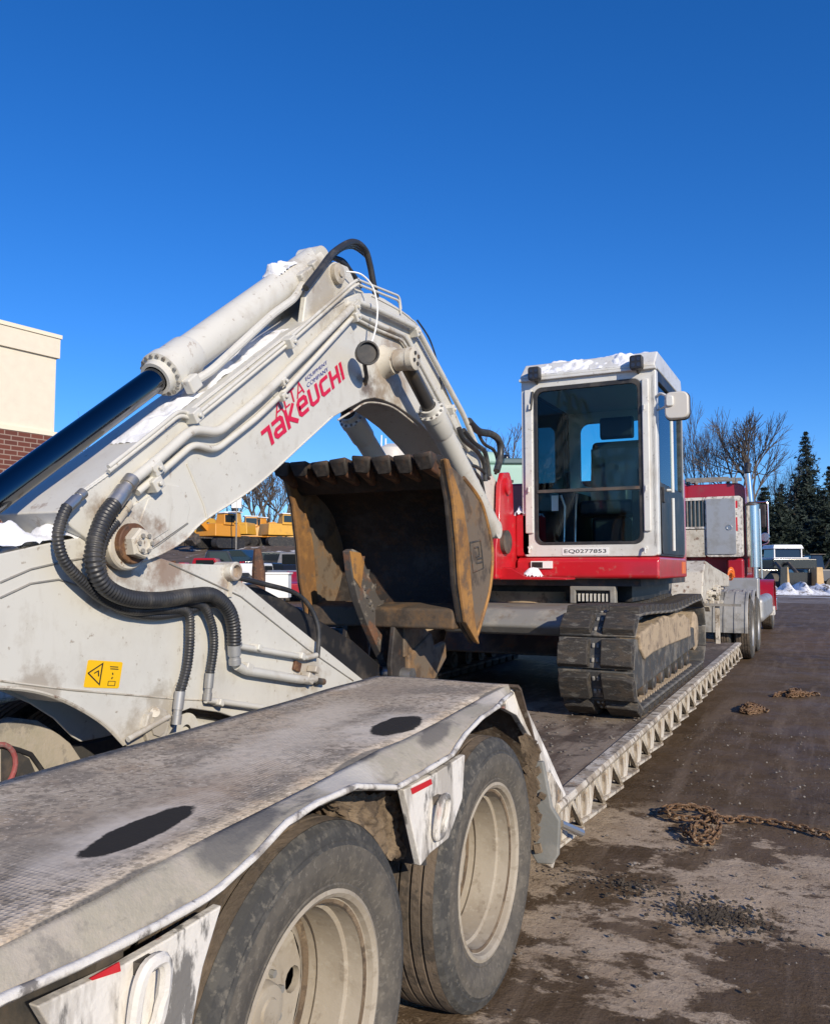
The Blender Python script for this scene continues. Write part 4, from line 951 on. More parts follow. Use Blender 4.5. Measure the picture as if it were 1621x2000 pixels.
GL = {   # stylised squared capitals, unit height; x extents given
    'T': (.62, [[(.0, .87), (.50, .87), (.50, 0)]]),
    'a': (.86, [[(.04, .87), (.62, .87), (.73, .76), (.73, 0)], [(.73, .48), (.24, .48), (.13, .38), (.13, .24), (.24, .13), (.73, .13)]]),
    'K': (.84, [[(.12, 1), (.12, 0)], [(.74, 1), (.30, .53), (.34, .40), (.80, 0)]]),
    'e': (.86, [[(.78, .13), (.24, .13), (.13, .24), (.13, .76), (.24, .87), (.62, .87), (.73, .76), (.73, .50), (.13, .50)]]),
    'U': (.86, [[(.13, 1), (.13, .24), (.24, .13), (.62, .13), (.73, .24), (.73, 1)]]),
    'C': (.82, [[(.78, .87), (.24, .87), (.13, .76), (.13, .24), (.24, .13), (.78, .13)]]),
    'H': (.88, [[(.13, 1), (.13, 0)], [(.74, 1), (.74, 0)], [(.13, .5), (.74, .5)]]),
    'I': (.26, [[(.13, 1), (.13, 0)]]),
    'A': (.80, [[(.0, 0), (.46, 1), (.74, 0)], [(.16, .30), (.66, .30)]]),
    'L': (.56, [[(.13, 1), (.13, .10), (.56, .10)]]),
    'Y': (.62, [[(.0, .92), (.62, .92)], [(.31, .92), (.31, 0)]]),
}
def word(s, O, U, V, wd, name, m, parent):
    tot = sum(GL[c][0] + .08 for c in s); x = 0; O, U, V = Vector(O), Vector(U), Vector(V)
    for c in s:
        wid, lines = GL[c]; mb = MB()
        for k, ln in enumerate(lines):
            stroke_mesh(mb, [(x + a, b) for a, b in ln], wd, lambda u, v, z: O + U * (u / tot) + V * v + Vector((z, 0, 0)), .0004 * k)
        mb.build(name, m, parent, smooth=0); x += wid + .08
def bp_(px, py): return ax(px, py, BF + .0035)
O_ = bp_(520, 880); word('TaKeUCHI', O_, bp_(676, 737) - O_, bp_(509, 842) - O_, .21, 'brand_letter', 'decal_red', BOOM)
O_ = bp_(540, 816); word('ALYA', O_, bp_(597, 764) - O_, bp_(533, 791) - O_, .13, 'brand_letter', 'decal_red', BOOM)
O_ = bp_(598, 745); print_text('EQUIPMENT', O_, bp_(640, 711) - O_, bp_(596, 737) - O_, 'company_print', 'decal_blue', BOOM)
O_ = bp_(601, 757); print_text('COMPANY', O_, bp_(642, 723) - O_, bp_(599, 749) - O_, 'company_print', 'decal_blue', BOOM)

# ---- pipes along the boom
def pipe(px, r, dx, name='hydraulic_pipe', m='cream', rad=.05, parent=None):
    mb = MB(); mb.tube(round_path([on_boom(x, y, dx) for x, y in px], rad), r, 10); return mb.build(name, m, parent or BOOM, smooth=50)
pipe([(262, 936), (300, 905), (376, 838), (425, 845), (500, 784), (545, 742), (690, 597)], .0225, .035)
pipe([(268, 962), (300, 935), (378, 866), (420, 880), (500, 817), (548, 772), (690, 617)], .0155, .028)
pipe([(700, 590), (735, 603), (812, 640), (822, 655), (905, 810), (930, 870)], .021, .038)
pipe([(695, 612), (735, 632), (790, 655), (810, 690), (885, 830), (915, 880)], .0155, .03)
pipe([(695, 622), (733, 642), (786, 664), (803, 694), (878, 835), (908, 885)], .010, .022)
for off in (0, 9):
    pipe([(212, 912 + off), (300, 843 + off), (352, 800 + off), (380, 812 + off), (430, 772 + off), (560, 665 + off), (688, 552 + off), (700, 545 + off)], .0095, .02)
    pipe([(700, 546 + off), (780, 578 + off), (783, 603 + off)], .008, .01)
for x, y in ((300, 915), (300, 945), (548, 745), (548, 775), (690, 600), (692, 618), (810, 648), (880, 800), (565, 668), (378, 812)):
    p = on_boom(x, y, .03); q = MB(); k_ = .7 if x in (548,) else 1; q.box(p, (.065, .06 * k_, .055 * k_), Matrix.Rotation(R(38 if x < 700 else -55), 3, 'X')); q.cyl(p + Vector((.03, 0, 0)), p + Vector((.048, 0, 0)), .012, n=6); q.build('pipe_clamp', 'cream', BOOM, bevel=.008)
# boom work lamp, bracket and its wire
c = on_boom(715, 690, .13); WLP = empty('boom_lamp', c, BOOM)
q = MB(); q.lathe(c, (.75, -.65, -.1), [(-.07, .001), (-.07, .035), (-.03, .060), (.02, .072), (.04, .070), (.04, .060), (.02, .055), (.02, .001)], 20); q.build('lamp_body', 'black_paint', WLP)
q = MB(); q.tube([c + Vector((-.02, .01, -.04)), on_boom(716, 735, .03), on_boom(713, 750, .0)], .014, 6); q.build('lamp_bracket', 'dark_steel', WLP)
q = MB(); q.tube(smooth_path([on_boom(*p) for p in ((676, 530, .0), (705, 535, .06), (728, 560, .10), (737, 600, .13), (734, 640, .13), (726, 668, .13))], 5), .0055, 6); q.build('lamp_wire', 'decal_white', WLP)

def cylinder(parent, a, b, fr, r_rod, r_bar, name, rodm, eye=(.075, .12), bolts=10, base_eye=True):
    """hydraulic cylinder: rod eye at a, base eye at b, gland at fraction fr"""
    a, b = Vector(a), Vector(b); d = (b - a).normalized(); g = a + (b - a) * fr; E_ = empty(name, a, parent)
    q = MB(); q.cyl(a, g + d * .02, r_rod, n=28); q.build('rod', rodm, E_)
    q = MB(); q.lathe(g, d, [(-.045, r_rod + .004), (-.045, r_bar * .86), (-.01, r_bar * .92), (0, r_bar * 1.20), (.05, r_bar * 1.20), (.055, r_bar * 1.12), (.20, r_bar * 1.12), (.23, r_bar * 1.0)], 36); q.build('gland', 'cream', E_)
    q = MB(); q.cyl(g + d * .2, b, r_bar, n=36); q.build('barrel', 'cream', E_)
    u = d.orthogonal().normalized(); v = d.cross(u)
    for i in range(bolts):
        t = 2 * math.pi * i / bolts; p = g + (u * math.cos(t) + v * math.sin(t)) * r_bar * 1.06; n_ = MB(); n_.cyl(p - d * .012, p + d * .002, .0095, n=6); n_.build('gland_bolt', 'grey_steel', E_, smooth=0)
    for p, ok in ((a, True), (b, base_eye)):
        if ok:
            q = MB(); q.lathe(p - Vector((eye[1] / 2, 0, 0)), (1, 0, 0), [(0, .03), (0, eye[0]), (eye[1], eye[0]), (eye[1], .03)], 24); q.build('eye', 'cream', E_)
    return E_
# stick cylinder on top of the boom
a = ax(-200, 1112, Xb); b = ax(612, 512, Xb); g = ax(325, 755, Xb)
fr_ = (g - a).length / (b - a).length
SC = cylinder(EX, a, b, fr_, .056, .088, 'stick_cylinder', 'chrome', eye=(.085, .14), bolts=18)
# brackets for it on the boom top
for s in (-1, 1):
    X_ = Xb + s * .115
    pl = MB(); pl.prism(yz([(590, 640), (600, 560), (632, 522), (656, 510), (680, 520), (692, 545), (715, 575), (700, 600)], Xb + .135), 'X', X_ - .02, X_ + .02)
    o = pl.build('cylinder_bracket', 'cream', BOOM, bevel=.01)
cc = ax(655, 535, Xb + .135)
q = MB(); q.lathe((Xb + .135, cc.y, cc.z), (1, 0, 0), [(0, .06), (.03, .06), (.035, .05), (.035, .02), (.045, .02), (.045, .001)], 20); q.build('bracket_pin', 'cream_dirty', BOOM)
q = MB(); q.lathe((Xb - .25, cc.y + .02, cc.z + .03), (1, 0, 0), [(0, .001), (0, .085), (.12, .085), (.12, .001)], 24); q.build('far_boss', 'cream_dirty', BOOM)
# pipe and valve block on the stick cylinder
d_ = (b - a).normalized(); up_ = Vector((0, -d_.z, d_.y)); g2 = b - d_ * .18
q = MB()
for i, (t, h_) in enumerate(((.16, .07), (.24, .05), (.31, .055))): q.box(b - d_ * t + Vector((.085, 0, -.02 + h_ * .2)), (.07, .07, h_ + .03), Matrix.Rotation(R(40), 3, 'X'))
q.build('valve_block', 'cream', SC, bevel=.01)
q = MB(); pth = [b - d_ * .32 + Vector((.10, 0, -.03)), b - d_ * .45 + Vector((.115, 0, -.07)), b - d_ * .7 + Vector((.118, 0, -.06)), g + d_ * .20 + Vector((.118, 0, -.03)), g + d_ * .07 + Vector((.11, 0, -.02))]
q.tube(round_path(pth, .06), .021, 10); q.build('cylinder_pipe', 'cream', SC)
q = MB(); q.box(g + d_ * .05 + Vector((.115, 0, -.02)), (.05, .08, .07), Matrix.Rotation(R(40), 3, 'X')); q.build('pipe_flange', 'cream', SC, bevel=.01)

# hoses over the apex
def hose(pts, r, name, parent, m='hose', n=10): mb = MB(); mb.tube(smooth_path(pts, 8), r, n); return mb.build(name, m, parent, smooth=60)
for k, dx in enumerate((.06, -.02, -.10)):
    pts = [ax(x, y, Xb + .10 + dx) for x, y in ((597 - k * 6, 562 - k * 6), (622, 530), (652 + k * 3, 492 - k), (688, 472 + k * 4), (712 + k * 2, 486 + k * 6), (722, 515), (729, 552), (735, 580))]
    hose(pts, .020, 'apex_hose', BOOM)
for k, dx in enumerate((.02, -.08)):
    hose([ax(x, y, Xb + .05 + dx) for x, y in ((640, 500), (662 + 6 * k, 508), (684, 528), (705, 560))], .016, 'apex_hose', BOOM)
# hoses from boom to house
for pts, r, dx in (([(915, 822), (935, 842), (960, 848), (975, 862), (977, 890), (970, 920)], .030, .05), ([(905, 840), (925, 865), (945, 880), (952, 905), (955, 930)], .020, .08),
                   ([(930, 838), (945, 866), (965, 880), (972, 905), (968, 925)], .014, .02), ([(908, 912), (925, 910), (940, 918), (955, 935)], .014, .10), ([(908, 915), (922, 925), (935, 950), (940, 975)], .017, .12), ([(918, 915), (938, 935), (945, 965)], .014, .14),
                   ([(896, 836), (905, 858), (930, 880), (945, 905), (948, 940)], .02, .10)):
    hose([on_boom(x, y, dx) for x, y in pts], r, 'house_hose', BOOM)
hose([on_boom(x, y, .0) for x, y in ((815, 625), (838, 660), (852, 700), (858, 730), (862, 760))], .006, 'cable', BOOM)

# lift cylinders
la, lb = ax(790, 702, Xb + .31), ax(962, 1035, Xb + .31)
gl_ = ax(838, 812, Xb + .31); fr2 = (gl_ - la).length / (lb - la).length
for s in (1, -1):
    o = Vector((0 if s > 0 else -.62, 0, 0)); cylinder(EX, la + o, lb + o, fr2, .047, .076, 'lift_cylinder', 'rod_worn', eye=(.07, .11), bolts=12)
q = MB(); q.lathe((BF, la.y, la.z), (1, 0, 0), [(0, .11), (.02, .095), (.06, .085), (.075, .085), (.075, .06), (.09, .06)], 28); q.build('lift_boss', 'cream_dirty', BOOM)
q = MB(); q.lathe((BF + .195, la.y, la.z), (1, 0, 0), [(-.02, .075), (.02, .075), (.026, .065), (.026, .001)], 24); LB = q.build('lift_pin_cap', 'cream_dirty', BOOM)
for i in range(4):
    a_ = i * math.pi / 2 + .5; p = Vector((BF + .218, la.y + .035 * math.cos(a_), la.z + .035 * math.sin(a_))); n_ = MB(); n_.cyl(p, p + Vector((.012, 0, 0)), .012, n=6); n_.build('cap_bolt', 'dark_steel', LB, smooth=0)

# ---- stick
SX = Xb + .145                                  # near face of the stick
STICK_PX = [(-420, 1130), (-200, 1090), (0, 1082), (90, 1062), (175, 1046), (230, 1050), (300, 1085), (345, 1100), (395, 1102), (452, 1104), (468, 1132), (560, 1208), (640, 1272), (712, 1330), (800, 1405), (850, 1470), (800, 1520), (600, 1450), (430, 1392), (372, 1384), (352, 1392),
            (340, 1420), (325, 1445), (300, 1452), (256, 1462), (240, 1452), (205, 1415), (160, 1385), (110, 1362), (60, 1348), (0, 1342), (-200, 1336), (-420, 1320)]
sk = MB(); sk.prism(yz(STICK_PX, SX), 'X', SX - .014, SX); STICK = sk.build('stick', 'cream', EX, bevel=.005)
sk = MB(); sk.prism(yz(STICK_PX, SX), 'X', 2 * Xb - SX, 2 * Xb - SX + .014); sk.build('stick_far_plate', 'cream', STICK, bevel=.005)
# web plates between the two cheeks
def web(px, name='stick_web', m='cream'):
    mb = MB(); mb.strip(yz(px, SX), 'X', 2 * Xb - SX + .014, SX - .014, .012); return mb.build(name, m, STICK)
web([(-420, 1125), (-200, 1100), (0, 1094), (90, 1072), (172, 1056)][::-1]); web([(470, 1140), (560, 1215), (640, 1280), (800, 1410)][::-1])
web([(-420, 1316), (0, 1334), (60, 1340), (110, 1354), (158, 1376)]); web([(352, 1386), (380, 1378), (430, 1384), (600, 1440), (800, 1510)])
# flange lip on the arched edge
mb = MB(); mb.tube(smooth_path([ax(x, y, SX - .007) for x, y in ((-60, 1340), (0, 1342), (60, 1348), (110, 1362), (160, 1386), (205, 1416), (242, 1454))], 4), .009, 6); mb.build('edge_lip', 'cream_dirty', STICK)
# seams on the cheek
for pts in (((0, 1168), (60, 1140), (115, 1132), (165, 1148)), ((0, 1138), (60, 1112), (120, 1098), (165, 1090)), ((0, 1330), (140, 1348), (340, 1365), (470, 1372)), ((330, 1100), (470, 1165), (600, 1268), (690, 1330))):
    mb = MB(); mb.tube([ax(x, y, SX + .0015) for x, y in pts], .004, 6); mb.build('weld_seam', 'grey_steel' if pts[0][1] != 1330 else 'cream_dirty', STICK)
# cylinder foot boss below and the bucket cylinder
bc = ax(300, 1416, SX)
mb = MB(); mb.lathe(bc, (1, 0, 0), [(0, .075), (.02, .075), (.024, .068), (.024, .045), (.034, .045), (.034, .001)], 8); mb.build('cylinder_boss', 'cream', STICK, smooth=20)
mb = MB(); mb.cyl(ax(303, 1392, SX), ax(303, 1392, SX + .03), .02, n=12); mb.build('grease_fitting', 'cream_dirty', STICK)
cylinder(EX, ax(870, 1500, Xb), ax(330, 1425, Xb), .62, .045, .075, 'bucket_cylinder', 'rod_worn', eye=(.08, .2), bolts=0)
# clevis at the top of the stick
ck_ = ax(458, 1116, SX + .03)
mb = MB(); mb.lathe(ck_ - Vector((.10, 0, 0)), (1, 0, 0), [(0, .045), (.11, .045), (.115, .04), (.115, .03), (.09, .028), (.09, .001)], 20); mb.build('stick_clevis', 'cream', STICK)
mb = MB(); mb.bb(SX - .02, SX + .01, ck_.y - .008, ck_.y + .012, ck_.z - .12, ck_.z - .03); mb.build('clevis_tab', 'cream_dirty', STICK)
# snow-free rust patches near the pin
for x, y, s_ in ((330, 1102, .02), (352, 1106, .016), (313, 1100, .014)):
    mb = MB(); mb.box(ax(x, y, SX - .03), (.05, s_ * 2, s_), Matrix.Rotation(R(20), 3, 'X')); mb.build('bracket_stub', 'tooth_rust', STICK, bevel=.004)
# warning sticker
def sx_(px, py, d): return ax(px, py, SX + d)
SO = sx_(163, 1343, .002); SU = sx_(232, 1345, .002) - SO; SV = sx_(172, 1289, .002) - SO
mb = MB(); pl_ = [SO + SU * a + SV * b for a, b in rrect(0, 1, 0, 1, .06, 4)]; n_ = len(pl_); mb.add(pl_, [tuple(range(n_))]); STK = mb.build('warning_sticker', 'decal_yellow', STICK, smooth=0)
def FS(u, v, z): return SO + SU * u + SV * v + Vector((.0008 + z, 0, 0))
mb = MB(); stroke_mesh(mb, [(.06, .52), (.42, .90), (.42, .12), (.06, .52)], .045, FS, 0)
for ln in ([(.22, .52), (.33, .62), (.36, .42)], [(.64, .80), (.88, .80)], [(.66, .72), (.90, .72)], [(.74, .58), (.76, .50)], [(.76, .42), (.74, .34)], [(.66, .26), (.86, .26), (.86, .10), (.66, .10), (.66, .26)]): stroke_mesh(mb, ln, .035 if ln[0][1] > .3 else .02, FS, .0003)
mb.build('sticker_print', 'decal_black', STK, smooth=0)
# ---- corrugated hoses across boom nose and stick
def corrugated(px, r, name='corrugated_hose', pitch=.013, parent=STICK):
    """px: (x, y, X offset from the stick face)"""
    p = resample(smooth_path([ax(x, y, SX + dx) for x, y, dx in px], 14), pitch / 4)
    rr = [r * (1.0 if i % 4 in (0, 1) else .86) for i in range(len(p))]
    mb = MB(); mb.tube(p, rr, 14); return mb.build(name, 'hose', parent, smooth=60)
corrugated([(222, 985, .075), (203, 1012, .085), (186, 1060, .10), (184, 1105, .11), (205, 1145, .11), (250, 1168, .10), (310, 1172, .085), (370, 1164, .075), (415, 1163, .07), (445, 1190, .065), (456, 1225, .06), (457, 1262, .055)], .034, pitch=.016)
corrugated([(131, 990, .06), (120, 1015, .065), (113, 1050, .07), (125, 1095, .07), (160, 1135, .065), (205, 1172, .055), (260, 1192, .05), (320, 1190, .045), (365, 1195, .045), (371, 1240, .045), (366, 1300, .04), (352, 1352, .035)], .0215)
corrugated([(226, 1020, .06), (205, 1050, .07), (196, 1095, .075), (214, 1160, .06), (262, 1185, .055), (330, 1180, .05), (390, 1180, .05), (412, 1215, .045), (418, 1260, .04), (410, 1318, .035)], .0205)
corrugated([(190, 1130, .03), (225, 1185, .03), (290, 1203, .03), (350, 1198, .03), (420, 1180, .03), (455, 1210, .03), (462, 1250, .035)], .018)
def fitting(a, b, r, m='steel', parent=STICK):
    mb = MB(); d = (b - a); mb.lathe(a, d.normalized(), [(0, r * .9), (0, r), (d.length * .55, r), (d.length * .56, r * .8), (d.length * .72, r * .8), (d.length * .73, r * .95), (d.length, r * .95), (d.length, .001)], 18); return mb.build('hose_fitting', m, parent)
fitting(ax(222, 985, SX + .075), ax(258, 935, SX + .065), .033); fitting(ax(131, 992, SX + .06), ax(163, 962, SX + .05), .021); fitting(ax(226, 1020, SX + .06), ax(252, 985, SX + .05), .020, 'cream_dirty')
fitting(ax(457, 1258, SX + .055), ax(459, 1298, SX + .05), .030, 'aluminium'); fitting(ax(352, 1350, SX + .035), ax(344, 1415, SX + .03), .022, 'aluminium'); fitting(ax(410, 1315, SX + .035), ax(405, 1368, SX + .03), .020, 'aluminium'); fitting(ax(462, 1240, SX + .035), ax(466, 1262, SX + .035), .02, 'aluminium')
# straight tubes on the stick's right end
def spipe(px, r, dx, m='cream'):
    mb = MB(); mb.tube(round_path([ax(x, y, SX + dx) for x, y in px], .03), r, 10); return mb.build('stick_pipe', m, STICK, smooth=50)
spipe([(462, 1300), (480, 1310), (590, 1328), (615, 1326)], .022, .04); spipe([(466, 1262), (500, 1268), (600, 1285), (618, 1280)], .015, .035); spipe([(402, 1368), (440, 1372), (510, 1382)], .014, .03); spipe([(250, 1445), (330, 1400)], .012, .03)
for x, y, s_ in ((480, 1305, .05), (500, 1265, .035), (600, 1325, .06), (585, 1282, .04), (425, 1372, .035), (612, 1308, .04)):
    mb = MB(); mb.box(ax(x, y, SX + .03), (.06, s_, s_ * .9), Matrix.Rotation(R(-25), 3, 'X')); mb.build('pipe_clamp', 'cream', STICK, bevel=.007)
mb = MB(); mb.cyl(ax(618, 1330, SX + .03), ax(632, 1332, SX + .03), .018, n=12); mb.build('pipe_plug', 'dark_steel', STICK)
mb = MB(); mb.box(ax(580, 1302, SX + .01), (.02, .06, .05), Matrix.Rotation(R(-20), 3, 'X')); mb.build('clamp_block', 'tooth_rust', STICK, bevel=.006)
hose([ax(x, y, SX + dx) for x, y, dx in ((462, 1128, .0), (520, 1142, -.02), (575, 1158, -.02), (605, 1185, .0), (622, 1230, .03), (620, 1285, .035))], .013, 'thin_hose', STICK)

# ---- thumb: black arm along the stick and the serrated finger
TX = Xb
mb = MB(); mb.prism(yz([(470, 1142), (500, 1140), (600, 1195), (690, 1250), (735, 1290), (790, 1340), (770, 1400), (700, 1350), (560, 1240)], TX + .06), 'X', TX - .10, TX + .06); mb.build('thumb_arm', 'black_paint', EX, bevel=.02)
TH = empty('thumb', ax(780, 1320, TX + .05), EX)
FP = [(683, 1076), (690, 1072), (706, 1080), (712, 1098), (716, 1108), (722, 1126), (730, 1140), (736, 1158), (744, 1172), (752, 1190), (760, 1210), (770, 1235), (782, 1265), (790, 1300), (796, 1340), (768, 1340), (755, 1300), (736, 1260), (716, 1215), (700, 1170), (688, 1120)]
mb = MB(); mb.prism(yz(FP, TX + .05), 'X', TX - .005, TX + .05); mb.build('thumb_plate', 'thumb_steel', TH, bevel=.008)
mb = MB(); mb.prism(yz([(684, 1076), (704, 1080), (712, 1098), (705, 1150), (692, 1130)], TX + .054), 'X', TX + .046, TX + .056); mb.build('thumb_tip', 'bucket_orange', TH, bevel=.004)
for x, y in ((709, 1092), (719, 1118), (732, 1146), (747, 1178), (761, 1212)):
    p = ax(x, y, TX + .05); n_ = MB(); n_.prism([(p.y - .030, p.z + .012), (p.y + .030, p.z + .020), (p.y + .012, p.z - .034)], 'X', TX - .004, TX + .049); n_.build('thumb_tooth', 'thumb_steel', TH, bevel=.004)
for x, y in ((712, 1150), (716, 1165), (722, 1180), (727, 1190), (772, 1305), (745, 1320)):
    p = ax(x, y, TX + .05); n_ = MB(); n_.cyl(p, p + Vector((.012, 0, 0)), .011, n=6); n_.build('thumb_bolt', 'steel', TH, smooth=0)

# ---- bucket
BKX0, BKX1 = -3.17, -2.00
SIDE_PX = [(866, 896), (905, 933), (936, 975), (951, 1020), (961, 1075), (957, 1145), (942, 1205), (927, 1253), (905, 1215), (894, 1140), (889, 1060), (881, 975)]
side_yz = yz(SIDE_PX, BKX1)
BK = empty('bucket', (Xb, side_yz[4][0], side_yz[7][1]), EX)
for x0, x1 in ((BKX1 - .022, BKX1), (BKX0, BKX0 + .022)):
    mb = MB(); mb.prism(side_yz, 'X', x0, x1); mb.build('side_plate', 'bucket_grey', BK, bevel=.004)
# side cutters: thick orange strips along the mouth on both cheeks
def inner_strip(w_):
    f_ = [side_yz[i] for i in (0, 11, 10, 9, 8, 7)]; return f_
fe = [side_yz[i] for i in (0, 11, 10, 9, 8, 7)]
wid = [.03, .14, .17, .17, .14, .03]
strip_poly = [(y - .012, z) for y, z in fe] + [(y + w_, z - .02 * (i % 2)) for i, ((y, z), w_) in enumerate(zip(fe, wid))][::-1]
mb = MB(); mb.prism(strip_poly, 'X', BKX1 + .0005, BKX1 + .022); mb.build('side_cutter', 'bucket_orange', BK, bevel=.005)
mb = MB(); mb.prism(strip_poly, 'X', BKX0 + .0225, BKX0 + .045); mb.build('side_cutter', 'bucket_orange', BK, bevel=.005)
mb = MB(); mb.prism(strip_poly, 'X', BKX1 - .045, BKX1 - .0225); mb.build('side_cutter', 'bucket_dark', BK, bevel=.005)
# raised rim along the back of the near cheek
mb = MB(); mb.tube(smooth_path([(BKX1, y, z) for y, z in side_yz[1:8]], 4), .014, 6); mb.build('cheek_rim', 'bucket_orange', BK)
# cast mark on the cheek
def cheek(px, py): return ax(px, py, BKX1 + .003)
mb = MB()
for ln in (((918, 1060), (938, 1055), (944, 1110), (924, 1118), (918, 1060)), ((926, 1070), (934, 1068), (936, 1085), (929, 1088)), ((932, 1092), (940, 1090)), ((930, 1100), (941, 1098))):
    mb.tube([cheek(x, y) for x, y in ln], .006, 5)
mb.build('cast_mark', 'dark_steel', BK)
# curved shell
shell = [(side_yz[0][0] + .0, side_yz[0][1] - .03)] + [side_yz[i] for i in (1, 2, 3, 4, 5, 6)] + [(side_yz[7][0] - .02, side_yz[7][1] + .09)]
shs = [(p.x, p.y) for p in smooth_path([(a, b, 0) for a, b in shell], 5)]
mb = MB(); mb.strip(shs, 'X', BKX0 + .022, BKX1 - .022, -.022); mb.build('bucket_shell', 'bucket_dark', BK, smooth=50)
# lip plate and the hinge-side beam
lip0 = Vector((0, side_yz[0][0], side_yz[0][1])); 
lipdir = Vector((0, -.42, .50)).normalized(); inward = Vector((0, .5, -.30)).normalized()
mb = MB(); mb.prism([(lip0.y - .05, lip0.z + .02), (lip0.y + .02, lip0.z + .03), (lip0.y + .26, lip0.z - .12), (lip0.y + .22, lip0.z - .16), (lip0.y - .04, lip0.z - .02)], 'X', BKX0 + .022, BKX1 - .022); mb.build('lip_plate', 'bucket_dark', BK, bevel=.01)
hb0 = ay(760, 1183, side_yz[8][0] + .1)
mb = MB(); mb.prism([(side_yz[8][0] - .03, 1.30), (side_yz[8][0] + .17, 1.33), (side_yz[8][0] + .17, 1.17), (side_yz[8][0] - .03, 1.17)], 'X', BKX0 + .05, BKX1 - .05); mb.build('hinge_beam', 'hinge_brown', BK, bevel=.02)
# teeth: adapter plus wedge point
nT = 8
def tooth_mesh():
    mb = MB()
    # in the local frame: x across, +v out of the lip (up and towards the viewer), w normal
    o = Vector((0, 0, 0)); v = Vector((0, -.86, .51)); w_ = Vector((0, -.51, -.86)); x = Vector((1, 0, 0))
    def P(a, b, c_): return x * a + v * b + w_ * c_
    mb.cur = 0
    Fc = [(3, 2, 1, 0), (4, 5, 6, 7), (0, 1, 5, 4), (1, 2, 6, 5), (2, 3, 7, 6), (3, 0, 4, 7)]
    mb.add([P(-.020, -.16, .0), P(.020, -.16, .0), P(.050, .04, .0), P(-.050, .04, .0), P(-.018, -.16, .030), P(.018, -.16, .030), P(.036, .04, .085), P(-.036, .04, .085)], Fc)
    mb.cur = 1
    mb.add([P(-.055, .03, -.03), P(.055, .03, -.03), P(.066, .12, .012), P(-.066, .12, .012), P(-.046, .03, .088), P(.046, .03, .088), P(.060, .115, .034), P(-.060, .115, .034)], Fc)
    return mb
tm = None
for i in range(nT):
    x = BKX0 + .07 + (BKX1 - BKX0 - .14) * i / (nT - 1); loc = Vector((x, lip0.y - .01, lip0.z - .02))
    if tm is None:
        o = tooth_mesh().build('tooth', ['tooth_rust', 'bucket_dark'], BK, bevel=.014, origin=(0, 0, 0)); tm = o.data
    else:
        o = bpy.data.objects.new('tooth', tm); col.objects.link(o); o.parent = BK; b_ = o.modifiers.new('bevel', 'BEVEL'); b_.width = .014; b_.segments = 2; b_.limit_method = 'ANGLE'
    o.location = loc - wl(BK); o.rotation_euler = (R(random.uniform(-7, 7)), R(random.uniform(-6, 6)), R(random.uniform(-7, 7))); o.scale = (random.uniform(.86, 1.04), random.uniform(.82, 1.05), random.uniform(.85, 1.05))
# ears under the bucket with pins
for x in (Xb - .18, Xb + .17):
    mb = MB(); mb.prism([(4.72, 1.22), (4.95, 1.22), (5.0, .95), (4.86, .72), (4.70, .74), (4.66, .95)], 'X', x - .018, x + .018); mb.build('bucket_ear', 'bucket_dark', BK, bevel=.01)
mb = MB(); mb.cyl((Xb - .26, 4.82, .86), (Xb + .26, 4.82, .86), .05, n=20); mb.build('bucket_pin', 'steel', BK)
# quick coupler hook
mb = MB(); mb.prism(yz([(800, 1280), (845, 1235), (850, 1262), (862, 1258), (872, 1252), (874, 1285), (850, 1330), (800, 1330)], Xb + .22), 'X', Xb + .17, Xb + .22); mb.build('coupler_hook', 'bucket_grey', EX, bevel=.02)
mb = MB(); mb.prism(yz([(790, 1195), (802, 1195), (842, 1240), (835, 1265), (815, 1275), (790, 1285)], Xb + .2), 'X', Xb + .15, Xb + .2); mb.build('coupler_plate', 'bucket_grey', EX, bevel=.01)

# ================================================================== TRACTOR UNIT
TX_ = -2.36
TK_ = empty('tractor_truck', (TX_, 18.0, 0))
tag(TK_, 'red conventional tractor truck with chrome exhaust stack and grey wheel fenders', 'truck')
mb = MB(); mb.bb(TX_ - .45, TX_ - .33, 14.4, 23.6, .72, .98); mb.bb(TX_ + .33, TX_ + .45, 14.4, 23.6, .72, .98); mb.build('chassis_rail', 'black_paint', TK_)
mb = MB(); mb.bb(TX_ - .45, TX_ + .45, 15.6, 16.6, .99, 1.16); mb.build('fifth_wheel', 'dark_steel', TK_, bevel=.03)
for yy in (15.55, 16.95):
    make_wheel(TK_, (-1.27, yy, .51), R_=.515, rim=.296, wd=.28, seg=40, rmat='aluminium'); make_wheel(TK_, (2 * TX_ + 1.27, yy, .51), side=-1, R_=.515, wd=.28, seg=32, hub=False, dual=True)
make_wheel(TK_, (-1.34, 23.2, .51), R_=.515, wd=.28, dual=False, dish=.05, seg=36, rmat='aluminium'); make_wheel(TK_, (2 * TX_ + 1.34, 23.2, .51), side=-1, R_=.515, wd=.28, dual=False, seg=28, hub=False)
for side_ in (1, -1):
    for yy in (15.55, 16.95):
        x0, x1 = (-1.90, -1.19) if side_ > 0 else (2 * TX_ + 1.19, 2 * TX_ + 1.90)
        arc = [(yy + .60 * math.cos(R(a)), .53 + .60 * math.sin(R(a))) for a in range(-6, 191, 8)]
        mb = MB(); mb.strip([(y, z) for y, z in arc], 'X', x0, x1, -.012); FE = mb.build('wheel_fender', 'fender_grey', TK_, smooth=40)
        for k in range(5):
            xr = x0 + (x1 - x0) * (.02 + .24 * k); rb = MB(); rb.strip([(yy + .612 * math.cos(R(a)), .53 + .612 * math.sin(R(a))) for a in range(-6, 191, 8)], 'X', xr - .014, xr + .014, -.014); rb.build('fender_rib', 'fender_grey', FE, smooth=40)
        mb = MB()
        for xe in (x0, x1): mb.tube([(xe, yy + .607 * math.cos(R(a)), .53 + .607 * math.sin(R(a))) for a in range(-6, 191, 8)], .018, 6)
        mb.build('fender_bead', 'fender_grey', FE)
